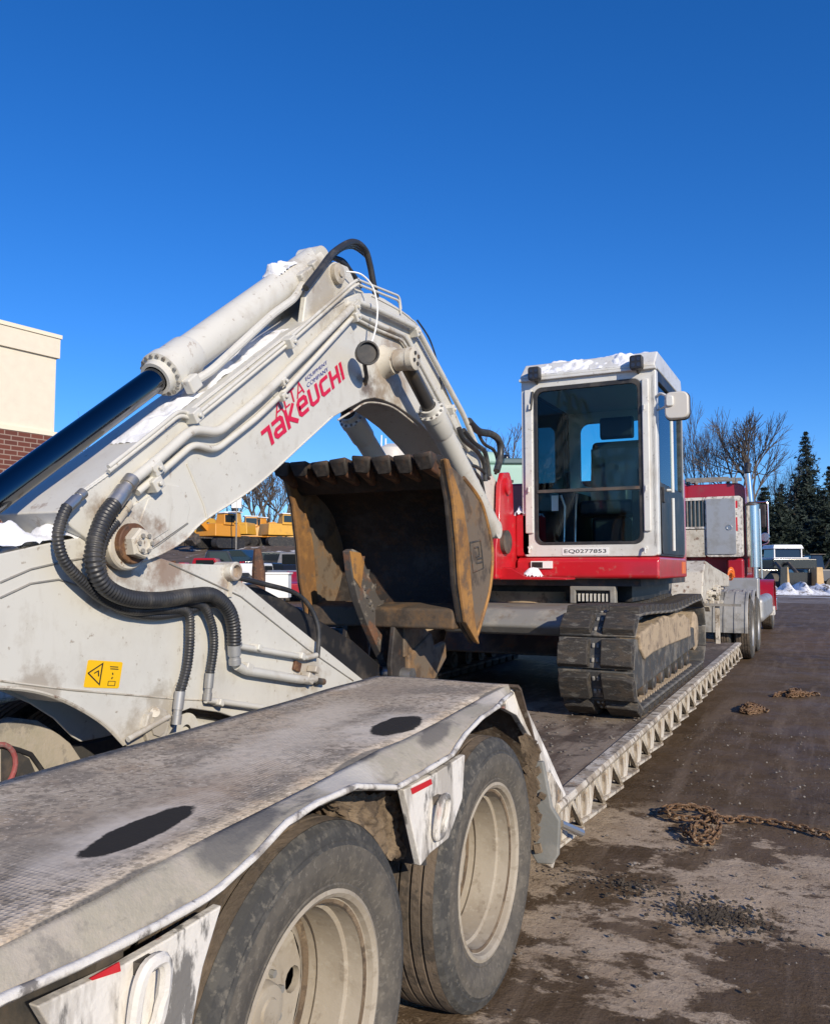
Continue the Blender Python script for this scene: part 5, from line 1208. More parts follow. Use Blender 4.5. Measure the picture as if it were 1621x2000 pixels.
mb = MB(); mb.bb(-1.80, -1.16, 17.5, 17.9, .85, 1.36); mb.build('battery_box', 'aluminium', TK_, bevel=.03)
# headache rack with cabinet
RKY = 17.75
def ry(x, y, Y=RKY): p = ay(x, y, Y); return p.x, p.z
RK = empty('headache_rack', (TX_, RKY, 1.2), TK_)
x0, z0 = ry(1379, 1088); x1, z1 = ry(1448, 968)
mb = MB(); mb.prism(rrect(x0, x1, z0, z1, .06, 4), 'Y', RKY, RKY + .35); mb.build('cabinet', 'salt_edge', RK, bevel=.01)
xd0, zd0 = ry(1381, 1083); xd1, zd1 = ry(1436, 973)
mb = MB(); mb.prism(rrect(xd0, xd1, zd0, zd1, .03, 3), 'Y', RKY - .025, RKY - .002); DR = mb.build('cabinet_door', 'aluminium', RK, bevel=.008)
hx, hz_ = ry(1424, 1030); mb = MB(); mb.lathe((hx, RKY - .026, hz_), (0, -1, 0), [(0, .06), (.012, .055), (.012, .04), (.004, .036), (.004, .001)], 20); mb.build('door_latch', 'steel', DR)
for ya, yb in ((978, 992), (1010, 1037)):
    a_, b_ = ry(1435, yb), ry(1440, ya); mb = MB(); mb.bb(a_[0], b_[0], RKY - .006, RKY - .001, a_[1], b_[1]); mb.build('reflective_tape', 'tape_red', RK)
xl, zl = ry(1340, 1090)
mb = MB(); zz = ry(1350, 1032)[1]; mb.bb(xl - .05, x0 - .01, RKY + .02, RKY + .06, z0, zz); mb.build('rack_panel', 'cream_dirty', RK, bevel=.01)
zt = ry(1350, 975)[1]
mb = MB(); mb.bb(xl, x0, RKY + .02, RKY + .06, zt - .03, zt + .03); mb.bb(xl, x0, RKY + .02, RKY + .06, zz - .03, zz + .03)
mb.build('rack_bar', 'salt_edge', RK)
for k in range(5):
    xx = xl + (x0 - xl) * (k + .5) / 5; mb = MB(); mb.bb(xx - .012, xx + .012, RKY + .03, RKY + .05, zz, zt); mb.build('rack_slat', 'grey_steel', RK)
mb = MB(); mb.bb(xl, x0, RKY + .10, RKY + .11, zz, zt); mb.build('rear_window', 'window_dark', RK)
xr0, zr0 = ry(1336, 943); xr1, zr1 = ry(1420, 934)
mb = MB(); mb.bb(xr0, xr1, RKY + .3, RKY + .34, zr0 + .05, zr0 + .12); mb.bb(xr0, xr1 + .2, RKY + .9, RKY + .94, zr0 + .08, zr0 + .15); mb.bb(xr0 + .1, xr0 + .16, RKY + .3, RKY + .9, zr0 + .02, zr0 + .10); mb.bb(xr0 + .9, xr0 + .96, RKY + .3, RKY + .9, zr0 - .02, zr0 + .10); mb.build('roof_rack', 'grey_steel', RK)
# cab
cx0, ct = ry(1328, 948, 18.15); cx1, _ = ry(1449, 948, 18.15)
mb = MB(); mb.prism(rrect(cx0, cx1 + .06, 1.30, ct, .16, 5), 'Y', 18.14, 20.0); TC = mb.build('truck_cab', 'truck_red', TK_, bevel=.03)
mb = MB(); mb.prism(rrect(cx0 - .03, cx0 + .14, 1.30, ct + .02, .05, 3), 'Y', 17.72, 18.12); mb.build('side_extender', 'truck_red', TC, bevel=.02)
mb = MB(); mb.bb(cx1 - .30, cx1 + .02, 17.85, 18.13, 1.0, 1.75); mb.build('cab_corner', 'truck_red', TC, bevel=.05)
mb = MB(); mb.prism([(20.0, 1.2), (20.0, 2.15), (23.3, 1.95), (23.6, 1.8), (23.6, 1.0), (20.0, 1.0)], 'X', TX_ - .75, TX_ + .75); mb.build('hood', 'truck_red', TK_, bevel=.08, seg=3)
mb = MB(); mb.prism([(20.05, 2.10), (20.25, 2.9), (20.35, 2.9), (20.3, 2.08)], 'X', TX_ - .95, TX_ + .95); mb.build('windscreen', 'window_dark', TK_)
arc = [(23.2 + .72 * math.cos(R(a)), .52 + .72 * math.sin(R(a))) for a in range(-5, 186, 10)]
for s in (1, -1):
    xa = (-1.62, -1.16) if s > 0 else (2 * TX_ + 1.16, 2 * TX_ + 1.62)
    mb = MB(); mb.strip(arc, 'X', xa[0], xa[1], -.03); mb.build('front_fender', 'truck_red', TK_, smooth=50)
mb = MB(); mb.bb(TX_ - 1.22, TX_ + 1.22, 23.95, 24.15, .42, .78); mb.build('bumper', 'stack_chrome', TK_, bevel=.04)
mb = MB(); mb.bb(-1.40, -1.14, 18.6, 21.9, .42, .95); FT_ = mb.build('fuel_tank', 'aluminium', TK_, bevel=.12, seg=4)
mb = MB(); mb.bb(-1.36, -1.12, 22.0, 22.5, .40, .62); mb.build('step', 'salt_white', TK_, bevel=.02)
# exhaust stack
sx0 = ay(1470, 1010, 18.0).x
ES = empty('exhaust_stack', (sx0, 18.0, 1.0), TK_)
zb2, zm, zt2 = ay(1472, 1108, 18.0).z, ay(1468, 985, 18.0).z, ay(1460, 925, 18.0).z
mb = MB(); mb.cyl((sx0 + .02, 18.0, 1.0), (sx0 + .02, 18.0, zb2), .06, n=16); mb.cyl((sx0, 18.0, zb2), (sx0, 18.0, zm), .125, n=28); mb.build('muffler_shield', 'stack_chrome', ES)
mb = MB(); mb.cyl((sx0 - .03, 18.0, zm), (sx0 - .07, 18.0, zt2), .068, n=20); mb.build('stack_pipe', 'stack_chrome', ES)
mb = MB(); mb.tube(smooth_path([(sx0 - .07, 18.0, zt2), (sx0 - .08, 18.04, zt2 + .10), (sx0 - .06, 18.12, zt2 + .2)], 4), .066, 16, caps=False); mb.build('stack_tip', 'black_paint', ES)
mb = MB(); mb.lathe((sx0 - .01, 18.0, zm - .03), (0, 0, 1), [(0, .13), (.02, .135), (.06, .09), (.08, .08)], 20); mb.build('stack_clamp', 'dark_steel', ES)
mb = MB(); mb.tube([(sx0 + .14, 17.98, 1.35), (sx0 + .13, 17.98, zm - .1)], .018, 8); mb.build('grab_rail', 'stack_chrome', ES)
# west coast mirror
mxa, mza = ry(1484, 1030, 20.1); mxb, mzb = ry(1499, 985, 20.1)
MW = empty('truck_mirror', (mxa, 20.1, mza), TK_)
mb = MB(); mb.bb(mxa, mxb - .04, 20.08, 20.16, mza, mzb); mb.build('mirror_back', 'black_paint', MW, bevel=.02)
mb = MB(); mb.tube(round_path([(mxa - .1, 20.12, mzb + .06), (mxb, 20.12, mzb + .06), (mxb, 20.12, mza - .35), (mxa - .12, 20.12, mza - .45)], .05), .018, 8); mb.build('mirror_arm', 'stack_chrome', MW)
mb = MB(); mb.lathe((mxb - .07, 20.1, mza - .22), (0, -1, 0), [(0, .10), (.03, .09), (.03, .001)], 16); mb.build('spot_mirror', 'stack_chrome', MW)
# spring loaded orange air lines
hl = []
for i in range(120):
    t = i / 119; a = t * 2 * math.pi * 7; hl.append((-1.62 + .04 * math.cos(a) + t * .05, 17.3 - t * .9, 1.38 + .06 * math.sin(a) + .12 * math.sin(math.pi * t)))
mb = MB(); mb.tube(hl, .016, 6); mb.build('coiled_air_line', 'orange', TK_)

# ================================================================== CHAINS
def link_mesh():
    mb = MB(); path = []
    for i in range(14):
        a = 2 * math.pi * i / 14; path.append(((.010 if math.cos(a) > 0 else -.010) * 1.0 + .017 * math.cos(a), .017 * math.sin(a), 0))
    mb.tube([Vector(p) for p in path], .0058, 6, closed=True); return mb
LINK = None
def chain(name, pts, label, scale=1.0, seed=1):
    global LINK
    random.seed(seed); path = resample(smooth_path(pts, 10), .039 * scale); root = empty(name, path[0]); tag(root, label, 'chain', 'rusty load chains on the ground')
    for i in range(len(path) - 1):
        a, b = path[i], path[i + 1]; d = (b - a)
        if d.length < 1e-6: continue
        q = d.to_track_quat('X', 'Z'); roll = R(45 if i % 2 else -45) + random.uniform(-.3, .3)
        if LINK is None:
            o = link_mesh().build('chain_link', 'chain_rust', root, origin=(0, 0, 0)); LINK = o.data
        else:
            o = bpy.data.objects.new('chain_link', LINK); col.objects.link(o); o.parent = root
        o.rotation_euler = (q @ Matrix.Rotation(roll, 4, 'X').to_quaternion()).to_euler(); o.location = (a + b) / 2 - wl(root); o.scale = (scale,) * 3
def gpt(x, y, z=.02): p = az(x, y, 0); return Vector((p.x, p.y, p.z + z))
S1 = 1.12
chain('load_chain', [gpt(1290, 1592), gpt(1310, 1586, .03), gpt(1345, 1588, .04), gpt(1385, 1592, .03), gpt(1392, 1605, .05), gpt(1350, 1600, .07), gpt(1305, 1597, .05), gpt(1318, 1606, .03), gpt(1370, 1609, .03), gpt(1395, 1614, .05), gpt(1365, 1622, .03), gpt(1335, 1626), gpt(1345, 1640, .03), gpt(1372, 1645, .03), gpt(1390, 1640, .05), gpt(1360, 1632, .07), gpt(1355, 1648, .03), gpt(1385, 1652),
      gpt(1405, 1630, .04), gpt(1392, 1612, .06), gpt(1420, 1608), gpt(1450, 1606), gpt(1480, 1609), gpt(1510, 1612), gpt(1540, 1618), gpt(1575, 1626), gpt(1600, 1634), gpt(1640, 1640), gpt(1700, 1650)], 'long rusty chain with a tangled heap trailing to the right edge of the frame', S1, 2)
random.seed(9)
def heap(x, y, rx, ry_, n, seed):
    random.seed(seed); pts = []
    for i in range(n):
        a = i * 2.1 + random.uniform(-.5, .5); k = random.uniform(.35, 1); pts.append(gpt(x + rx * k * math.cos(a), y + ry_ * k * math.sin(a), random.uniform(.02, .09) * (1.2 - k)))
    return pts
chain('load_chain', heap(1466, 1388, 30, 10, 22, 4) + [gpt(1500, 1392)], 'small tight heap of rusty chain on the mud beside the deck rail', S1 * 1.2, 3)
chain('load_chain', [gpt(1512, 1362), gpt(1522, 1359), gpt(1535, 1358, .03)] + heap(1553, 1358, 20, 7, 14, 6) + [gpt(1575, 1360), gpt(1590, 1358), gpt(1602, 1360)], 'farthest rusty chain spread in a short wavy line', S1 * 1.25, 5)

# ================================================================== LOOSE STUFF ON THE GROUND
random.seed(31)
mb = MB()
def lump(mb, c, r):
    vs = []; 
    for (x, y, z) in ((1, 0, 0), (-1, 0, 0), (0, 1, 0), (0, -1, 0), (0, 0, 1), (0, 0, -.5), (.6, .6, .5), (-.6, .6, .5), (-.6, -.6, .5), (.6, -.6, .5)):
        k = r * random.uniform(.7, 1.2); vs.append(Vector(c) + Vector((x * k, y * k, z * k)))
    mb.add(vs, [(4, 6, 7), (4, 7, 8), (4, 8, 9), (4, 9, 6), (0, 2, 6), (2, 1, 7), (1, 3, 8), (3, 0, 9), (6, 2, 7), (7, 1, 8), (8, 3, 9), (9, 0, 6), (0, 5, 2), (2, 5, 1), (1, 5, 3), (3, 5, 0)])
c0 = az(1400, 1790, 0)
for i in range(950):
    r_ = abs(random.gauss(0, .14)); a = random.uniform(0, 6.283); lump(mb, (c0.x + r_ * math.cos(a) * 1.1, c0.y + r_ * math.sin(a) * .85, .012 * max(0, 1 - r_ / .26) - .003), random.choice((.002, .003, .003, .004, .005, .006, .008, .011)))
c1 = az(1230, 1730, 0)
for i in range(200):
    r_ = abs(random.gauss(0, .2)); a = random.uniform(0, 6.283); lump(mb, (c1.x + r_ * math.cos(a) * 1.4, c1.y + r_ * math.sin(a) * .5, .003), random.uniform(.003, .010))
tag(mb.build('mud_clods', 'clod', None, smooth=0), 'dark crumbled heap of mud clods on the wet ground', 'dirt', kind='stuff')
mb = MB()
for i in range(1500):
    x = random.uniform(-1.2, 2.6); y = random.uniform(1.8, 9); lump(mb, (x, y, .002), random.choice((.003, .004, .005, .006, .010)))
tag(mb.build('gravel', 'stone', None, smooth=0), 'scattered small stones on the muddy yard', 'gravel', kind='stuff')

# ================================================================== SNOW PATCHES
def snow_patch(name, label, pts, hgt, seed, thick=0.0):
    """lumpy crust over a quad patch (4 corner points, a-b along, a-d across)"""
    a, b, c_, d = [Vector(p) for p in pts]; nu = max(8, int((b - a).length / .012)); nv = max(5, int((d - a).length / .012)); mb = MB()
    nrm = (b - a).cross(d - a).normalized()
    if nrm.z < 0: nrm = -nrm
    for i in range(nu + 1):
        for j in range(nv + 1):
            u, v = i / nu, j / nv; p = (a * (1 - u) + b * u) * (1 - v) + (d * (1 - u) + c_ * u) * v
            e = min(1, 5 * min(u, 1 - u) + .2 * noise.noise((seed, v * 6, u * 6))) * min(1, 3.2 * min(v, 1 - v) + .25 * noise.noise((u * 9, seed, 3)))
            h_ = max(-.03, hgt * ((e ** .6 if e > 0 else -.2) * (.42 + 1.15 * noise.noise((p.x * 8 + seed, p.y * 8, p.z * 8)) + .45 * noise.noise((p.x * 21 + seed, p.y * 21, p.z * 21)))) + .003 * noise.noise((p.x * 60, p.y * 60, p.z * 60)))
            mb.v.append(p + nrm * h_)
    for i in range(nu):
        for j in range(nv):
            q = i * (nv + 1) + j; mb.f.append([q, q + nv + 1, q + nv + 2, q + 1]); mb.mi.append(0)
    o = mb.build(name, 'snow', None, smooth=70); return tag(o, label, 'snow', kind='stuff')
def bt(px, py, X): return ax(px, py, X)
def boomtop(px, py, across):            # a point on the boom's top plate below photo pixel, offset across the boom
    p = ax(px, py, BF); return Vector((BF - across, p.y, p.z + .004))
snow_patch('snow', 'crust of snow along the top of the boom beside the lettering', [boomtop(290, 862, .05), boomtop(580, 640, .05), boomtop(580, 640, .22), boomtop(290, 862, .22)], .032, 1)
zf = lambda y: CZ1 + .06 + (y - CF + .02) * .32
snow_patch('snow', 'lumpy snow covering the front of the cab roof', [(CXL + .03, CF - .03, CZ1 + .015), (CXR - .05, CF - .03, CZ1 + .015), (CXR - .05, CF + .24, CZ1 + .175), (CXL + .03, CF + .24, CZ1 + .175)], .05, 4)
snow_patch('snow', 'snow cap on the red box beside the cab', [(-2.42, 6.88, 2.03), (-2.275, 6.88, 2.03), (-2.275, 7.3, 2.03), (-2.42, 7.3, 2.03)], .13, 6)
p_ = [ax(x, y, SX) for x, y in ((-150, 1086), (172, 1046))]
snow_patch('snow', 'snow lying along the top of the stick below the chrome rod', [Vector((SX + .0, p_[0].y, p_[0].z)), Vector((SX + .0, p_[1].y, p_[1].z)), Vector((SX - .25, p_[1].y, p_[1].z)), Vector((SX - .25, p_[0].y, p_[0].z))], .07, 8)
sp0 = (ax(612, 512, Xb) - ax(-200, 1112, Xb)).normalized(); pc = ax(612, 512, Xb) - sp0 * .36; nr = Vector((0, -sp0.z, sp0.y))
if nr.z < 0: nr = -nr
snow_patch('snow', 'small pad of snow on the upper end of the boom cylinder', [pc - sp0 * .10 + nr * .080 + Vector((.06, 0, 0)), pc + sp0 * .10 + nr * .080 + Vector((.06, 0, 0)), pc + sp0 * .10 + nr * .080 - Vector((.06, 0, 0)), pc - sp0 * .10 + nr * .080 - Vector((.06, 0, 0))], .06, 10)
snow_patch('snow', 'little heap of snow on the red step under the cab', [(-2.28, 6.58, 1.50), (-2.12, 6.58, 1.485), (-2.12, 6.78, 1.485), (-2.28, 6.78, 1.50)], .05, 12)

# ================================================================== BUILDING
cor = gp(103, 26); wd_ = Vector((math.sin(R(7.1)), math.cos(R(7.1)), 0)); wn = Vector((wd_.y, -wd_.x, 0))
BL = empty('brick_building', cor); BL.rotation_euler = (0, 0, -R(7.1)); tag(BL, 'cream stucco building with red brick base at the left edge', 'building')
def bpart(name, m, x0, x1, y0, y1, z0, z1, bevel=0):
    mb = MB(); mb.bb(x0, x1, y0, y1, z0, z1); mb.v = [p + cor for p in mb.v]; return mb.build(name, m, BL, bevel=bevel)
HB, HT = hz(851, 26), hz(648, 26)
bpart('brick_base', 'brickwork', -30, 0, -24, 0, 0, HB); bpart('stucco_wall', 'stucco', -30, -.04, -24, -.04, HB, HT - .75); bpart('parapet', 'stucco', -30, .04, -24, .04, HT - .75, HT - .12); bpart('coping', 'stucco_cap', -30, .08, -24, .08, HT - .12, HT); bpart('band_course', 'stucco_cap', -30, .03, -24, .03, HB - .0, HB + .14)

# ================================================================== TREES
def bare_tree(name, base, H, spread, label, seed, m='bark', depth=6, trunk=.022, group='bare winter trees behind the yard', fork=.35, width=None):
    rnd = random.Random(seed); root = empty(name, base); tag(root, label, 'tree', group); tr, cr = MB(), MB()
    def grow(p, d, L, r, lev):
        n = 3 if lev < 3 else 2; pts = [p]; rr = [r]; dd = d.copy()
        for i in range(n):
            dd = (dd + Vector((rnd.gauss(0, .055), rnd.gauss(0, .055), rnd.gauss(.03, .03)))).normalized(); pts.append(pts[-1] + dd * L / n); rr.append(r * (1 - .45 * (i + 1) / n))
        (tr if lev < 2 else cr).tube(pts, rr, 7 if lev < 2 else (4 if lev < 4 else 3), caps=False)
        if lev >= depth: return
        kids = rnd.choice((3, 4)) if lev < 3 else 3
        for k in range(kids):
            t = 1.0 if k == 0 else rnd.uniform(.55, 1.0); i = min(int(t * n), n - 1); q = pts[i] + (pts[i + 1] - pts[i]) * (t * n - i)
            ang = rnd.uniform(.12, .3) if k == 0 else rnd.uniform(.40, .85) * spread; az_ = rnd.uniform(0, 6.283)
            o = dd.orthogonal().normalized(); o = Matrix.Rotation(az_, 3, dd) @ o; nd = (dd * math.cos(ang) + o * math.sin(ang)); nd.z += .10; nd.normalize()
            grow(q, nd, L * rnd.uniform(.60, .82), max(r * .60 * (1 if k else 1.12), .019), lev + 1)
    grow(Vector(base), Vector((rnd.gauss(0, .02), rnd.gauss(0, .02), 1)).normalized(), H * fork, H * trunk, 0)
    zmax = max(p.z for p in cr.v); k = (H - Vector(base).z) / max(zmax - Vector(base).z, 1)
    b0_ = Vector(base); cm = sum((p - b0_ for p in cr.v), Vector((0, 0, 0))) / len(cr.v); lean = Vector((cm.x / cm.z, cm.y / cm.z, 0))     # keep the crown over its trunk
    hw = sorted(((p - b0_) - lean * (p.z - b0_.z)).dot(RT) for p in cr.v); hw = (hw[int(len(hw) * .98)] - hw[int(len(hw) * .02)]) / 2
    kx = (width / (hw * k)) if width else 1
    for B_ in (tr, cr):
        nv_ = []
        for p in B_.v:
            q = (p - b0_) - lean * (p.z - b0_.z); q = q * k; q.x *= kx; q.y *= kx; nv_.append(b0_ + q)
        B_.v = nv_
    tr.build('trunk', m, root, smooth=60); cr.build('crown', m, root, smooth=0)
def conifer(name, base, H, Rr, label, seed, m='needles', group='dark evergreens on the right'):
    rnd = random.Random(seed); root = empty(name, base); tag(root, label, 'tree', group); B0 = Vector(base)
    tr = MB(); tr.tube([B0, B0 + Vector((0, 0, H * .97))], [H * .018, .02], 7); tr.build('trunk', 'bark', root)
    mb = MB(); lv = int(H * 2.2)
    for i in range(lv):
        t = i / lv; z = H * (.08 + .92 * t); r0 = Rr * (1 - t) ** .85 * rnd.uniform(.75, 1.12) + .03
        nb = int(10 + 13 * (1 - t))
        for k in range(nb):
            a = rnd.uniform(0, 6.283); L = r0 * rnd.uniform(.55, 1.12); d = Vector((math.cos(a), math.sin(a), 0)); s = Vector((-d.y, d.x, 0)); tip = B0 + d * L + Vector((0, 0, z - L * rnd.uniform(.05, .35)))
            st = B0 + Vector((0, 0, z)); n = max(3, int(L / .38))
            for j in range(n):
                f = (j + .6) / n; p = st + (tip - st) * f; wdt = L * .26 * (1.15 - f) + .10
                for e in range(4):
                    c_ = p + s * rnd.uniform(-wdt, wdt) + Vector((0, 0, rnd.uniform(-.18, .12))); q = rnd.uniform(.24, .52) * (.4 + .65 * (1 - t)); u = Vector((rnd.gauss(0, 1), rnd.gauss(0, 1), rnd.gauss(0, .5))).normalized() * q; v = Vector((rnd.gauss(0, 1), rnd.gauss(0, 1), rnd.gauss(0, .6))).normalized() * q
                    mb.add([c_ - u, c_ + v * .8, c_ + u], [(0, 1, 2)])
    mb.build('crown', m, root, smooth=0)
bare_tree('bare_tree', gp(1368, 80), hz(768, 80), .70, 'tall slender bare tree just right of the cab mirror', 5, depth=6, trunk=.012, fork=.40, width=2.1)
bare_tree('bare_tree', gp(1455, 74), hz(788, 74), 1.0, 'broad bare tree with spreading crown behind the exhaust stack', 12, depth=6, trunk=.020, fork=.30, width=3.7)
bare_tree('bare_tree', gp(1530, 88), hz(850, 88), 1.1, 'bare tree beside the dark evergreens', 17, depth=6, width=3.0)
bare_tree('bare_tree', gp(140, 70), hz(803, 70), 1.0, 'bare tree peeking between the brick building and the chrome rod', 31, depth=6, width=1.7)
bare_tree('bare_tree', gp(950, 90), hz(820, 90), 1.0, 'bare tree top showing above the hoses left of the cab', 37, depth=6)
for i, (x, D, y) in enumerate(((415, 95, 950), (455, 105, 930), (492, 90, 915), (522, 110, 900), (556, 100, 910))):
    bare_tree('bare_tree', gp(x, D, 3.4), hz(y, D), .9, ('leftmost', 'second', 'middle', 'fourth', 'rightmost')[i] + ' of the bare trees behind the yellow machines under the boom', 41 + i, depth=5, group='bare trees under the boom')
con = [(1580, 84, 836, 4.2, 'tall dark evergreen with pointed top at the right', 'needles_blue'), (1625, 92, 905, 4.5, 'dark evergreen cut by the right edge', 'needles'), (1530, 96, 940, 5.0, 'rounded dark evergreen left of the tall pointed one', 'needles'),
       (1490, 90, 960, 3.6, 'dark evergreen behind the truck mirror', 'needles'), (1555, 78, 1000, 3.6, 'low bluish evergreen above the snowy loader', 'needles_blue'), (1602, 76, 1010, 3.4, 'low evergreen at the right behind the parked machines', 'needles'), (1345, 90, 930, 3.5, 'dark evergreen just behind the cab glass', 'needles'), (1425, 98, 935, 4, 'evergreen low behind the truck roof', 'needles')]
con += [(1495, 79, 945, 4.0, 'dark evergreen filling the gap behind the spot mirror', 'needles'), (1560, 90, 925, 5.0, 'dark evergreen rising between the broad one and the tall pointed one', 'needles'), (1655, 88, 880, 5.5, 'tallest dark evergreen beyond the right edge', 'needles'), (1525, 73, 955, 4.6, 'broad dark evergreen between the stack and the tall pointed tree', 'needles'), (1612, 72, 950, 4.6, 'broad dark evergreen in front of the right edge', 'needles'), (1508, 82, 985, 3.2, 'dark evergreen just right of the chrome stack', 'needles'), (1640, 80, 960, 4.2, 'wide evergreen at the extreme right edge', 'needles_blue'), (1585, 97, 915, 4.8, 'evergreen standing behind the tall pointed one', 'needles'), (1470, 100, 985, 4.0, 'low evergreen behind the broad bare tree', 'needles')]
for i, (x, D, y, r_, lb_, m_) in enumerate(con): conifer('evergreen_tree', gp(x, D), hz(y, D), r_, lb_, 60 + i, m_)
# far brushy wood along the horizon
rnd = random.Random(77); mb = MB()
for i in range(9500):
    x = rnd.uniform(-500, 2200); D = rnd.uniform(105, 135); g0 = gp(x, D, 3.3 if x < 700 else 0); H = rnd.uniform(1.5, 6.5 if x < 650 else 4.0) * (1 + .3 * noise.noise((x * .01, 0, 0)))
    t = g0 + Vector((rnd.gauss(0, .8), 0, H)); wv = RT * rnd.uniform(.05, .16); mb.add([g0 - wv, g0 + wv, t], [(0, 1, 2)])
    for k in range(2):
        q = g0 + (t - g0) * rnd.uniform(.3, .8); e = q + Vector((rnd.gauss(0, 1.2), rnd.gauss(0, .6), rnd.uniform(.5, 2))); mb.add([q - RT * .05, q + RT * .05, e], [(0, 1, 2)])
tag(mb.build('far_wood', 'brush', None, smooth=0), 'far brown leafless wood along the horizon', 'wood', kind='stuff')

# ================================================================== BACKGROUND MACHINES AND CARS
tb_ = MB(); cols_ = list(range(-300, 801, 20)); rows_ = [46, 48, 50, 52, 54, 56, 58, 60, 62, 64, 66, 68, 70, 72, 74, 80, 95, 120, 160]
for D_ in rows_:
    for x_ in cols_:
        e_ = min(1, max(0, (800 - x_) / 60)); tb_.v.append(gp(x_, D_, -.06 + (3.6 * min(1, max(0, (D_ - 50) / 24)) ** 1.1) * e_))
for j in range(len(rows_) - 1):
    for i in range(len(cols_) - 1):
        k = j * len(cols_) + i; tb_.f.append([k, k + 1, k + len(cols_) + 1, k + len(cols_)]); tb_.mi.append(0)
mat('bank_earth', (.085, .062, .045), .95, layers=[((.14, .105, .08), .8, .45, .65, .8), ((.7, .7, .72), .5, .66, .74, .8)], bump=.5, bscale=3)
tag(tb_.build('terrain_bank', 'bank_earth', None, smooth=60), kind='structure')
CR = Vector((RT.x, RT.y, 0)); CFW = Vector((-math.sin(YAW), math.cos(YAW), 0))
def rise(D): return 3.6 * min(1, max(0, (D - 50) / 24)) ** 1.1
def frame_at(x, D, rot=0):
    """local frame standing at column x, depth D; local x to the right of the view, local y away"""
    o = gp(x, D, rise(D) if x < 700 else 0); c_, s_ = math.cos(rot), math.sin(rot); ux = CR * c_ + CFW * s_; uy = CFW * c_ - CR * s_
    return lambda a, b_, z: o + ux * a + uy * b_ + Vector((0, 0, z))
def fb_box(F, x0, x1, y0, y1, z0, z1, tx=0):
    vs = [F(x0, y0, z0), F(x1, y0, z0), F(x1, y1, z0), F(x0, y1, z0), F(x0 + tx, y0 + tx, z1), F(x1 - tx, y0 + tx, z1), F(x1 - tx, y1 - tx, z1), F(x0 + tx, y1 - tx, z1)]
    return MB().add(vs, [(3, 2, 1, 0), (4, 5, 6, 7), (0, 1, 5, 4), (1, 2, 6, 5), (2, 3, 7, 6), (3, 0, 4, 7)])
def far_excavator(x, D, label, m, rot, boomside=1):
    F = frame_at(x, D, rot); root = empty('parked_excavator', F(0, 0, 0)); tag(root, label, 'excavator', 'yellow machines parked at the back')
    for s in (-1, 1):
        q = MB(); pts = rrect(-1.8, 1.8, 0, .85, .4, 4); vs = [F(a, s * 1.1 - .3, z) for a, z in pts] + [F(a, s * 1.1 + .3, z) for a, z in pts]; n = len(pts)
        q.add(vs, [tuple(range(n)), tuple(range(n, 2 * n))[::-1]] + [(i, n + i, n + (i + 1) % n, (i + 1) % n) for i in range(n)]); q.build('track', 'black_rubber', root)
    fb_box(F, -1.7, 1.5, -1.2, 1.2, 1.0, 2.1, .12).build('house', m, root, bevel=.08)
    fb_box(F, .2 * boomside - .5, .2 * boomside + .8, -1.25, -.2, 2.0, 3.0, .08).build('cab', m, root, bevel=.06); fb_box(F, .2 * boomside - .38, .2 * boomside + .68, -1.29, -.5, 2.25, 2.85).build('cab_window', 'window_dark', root); fb_box(F, .2 * boomside - .55, .2 * boomside + .85, -1.3, -.15, 3.0, 3.08).build('cab_roof', 'snow', root)
    q = MB(); s = boomside; bp2 = [(1.2 * s, 1.6), (2.2 * s, 2.5), (2.7 * s, 2.6), (4.4 * s, 2.0), (4.3 * s, 1.7), (2.7 * s, 2.2), (1.6 * s, 1.4)]
    n = len(bp2); q.add([F(a, -.2, z) for a, z in bp2] + [F(a, .2, z) for a, z in bp2], [tuple(range(n)), tuple(range(n, 2 * n))[::-1]] + [(i, n + i, n + (i + 1) % n, (i + 1) % n) for i in range(n)]); q.build('boom', m, root)
    q = MB(); st = [(4.2 * s, 2.1), (4.6 * s, 1.9), (3.6 * s, .8), (3.4 * s, 1.0)]; q.add([F(a, -.15, z) for a, z in st] + [F(a, .15, z) for a, z in st], [(0, 1, 2, 3), (7, 6, 5, 4), (0, 4, 5, 1), (1, 5, 6, 2), (2, 6, 7, 3), (3, 7, 4, 0)]); q.build('stick', m, root)
    q = MB(); bk = [(2.9 * s, 1.1), (3.5 * s, 1.2), (3.7 * s, .6), (3.3 * s, .2), (2.7 * s, .5)]; n = 5; q.add([F(a, -.5, z) for a, z in bk] + [F(a, .5, z) for a, z in bk], [tuple(range(n)), tuple(range(n, 2 * n))[::-1]] + [(i, n + i, n + (i + 1) % n, (i + 1) % n) for i in range(n)]); q.build('bucket', 'dark_steel', root)
far_excavator(480, 82, 'orange excavator farthest back under the boom', 'machine_orange', R(20), 1)
far_excavator(462, 76, 'yellow excavator with snowy roof behind the dark blue car', 'machine_yellow', R(-10), -1)
far_excavator(546, 78, 'yellow excavator beside the rusty bucket edge', 'machine_yellow', R(35), 1)
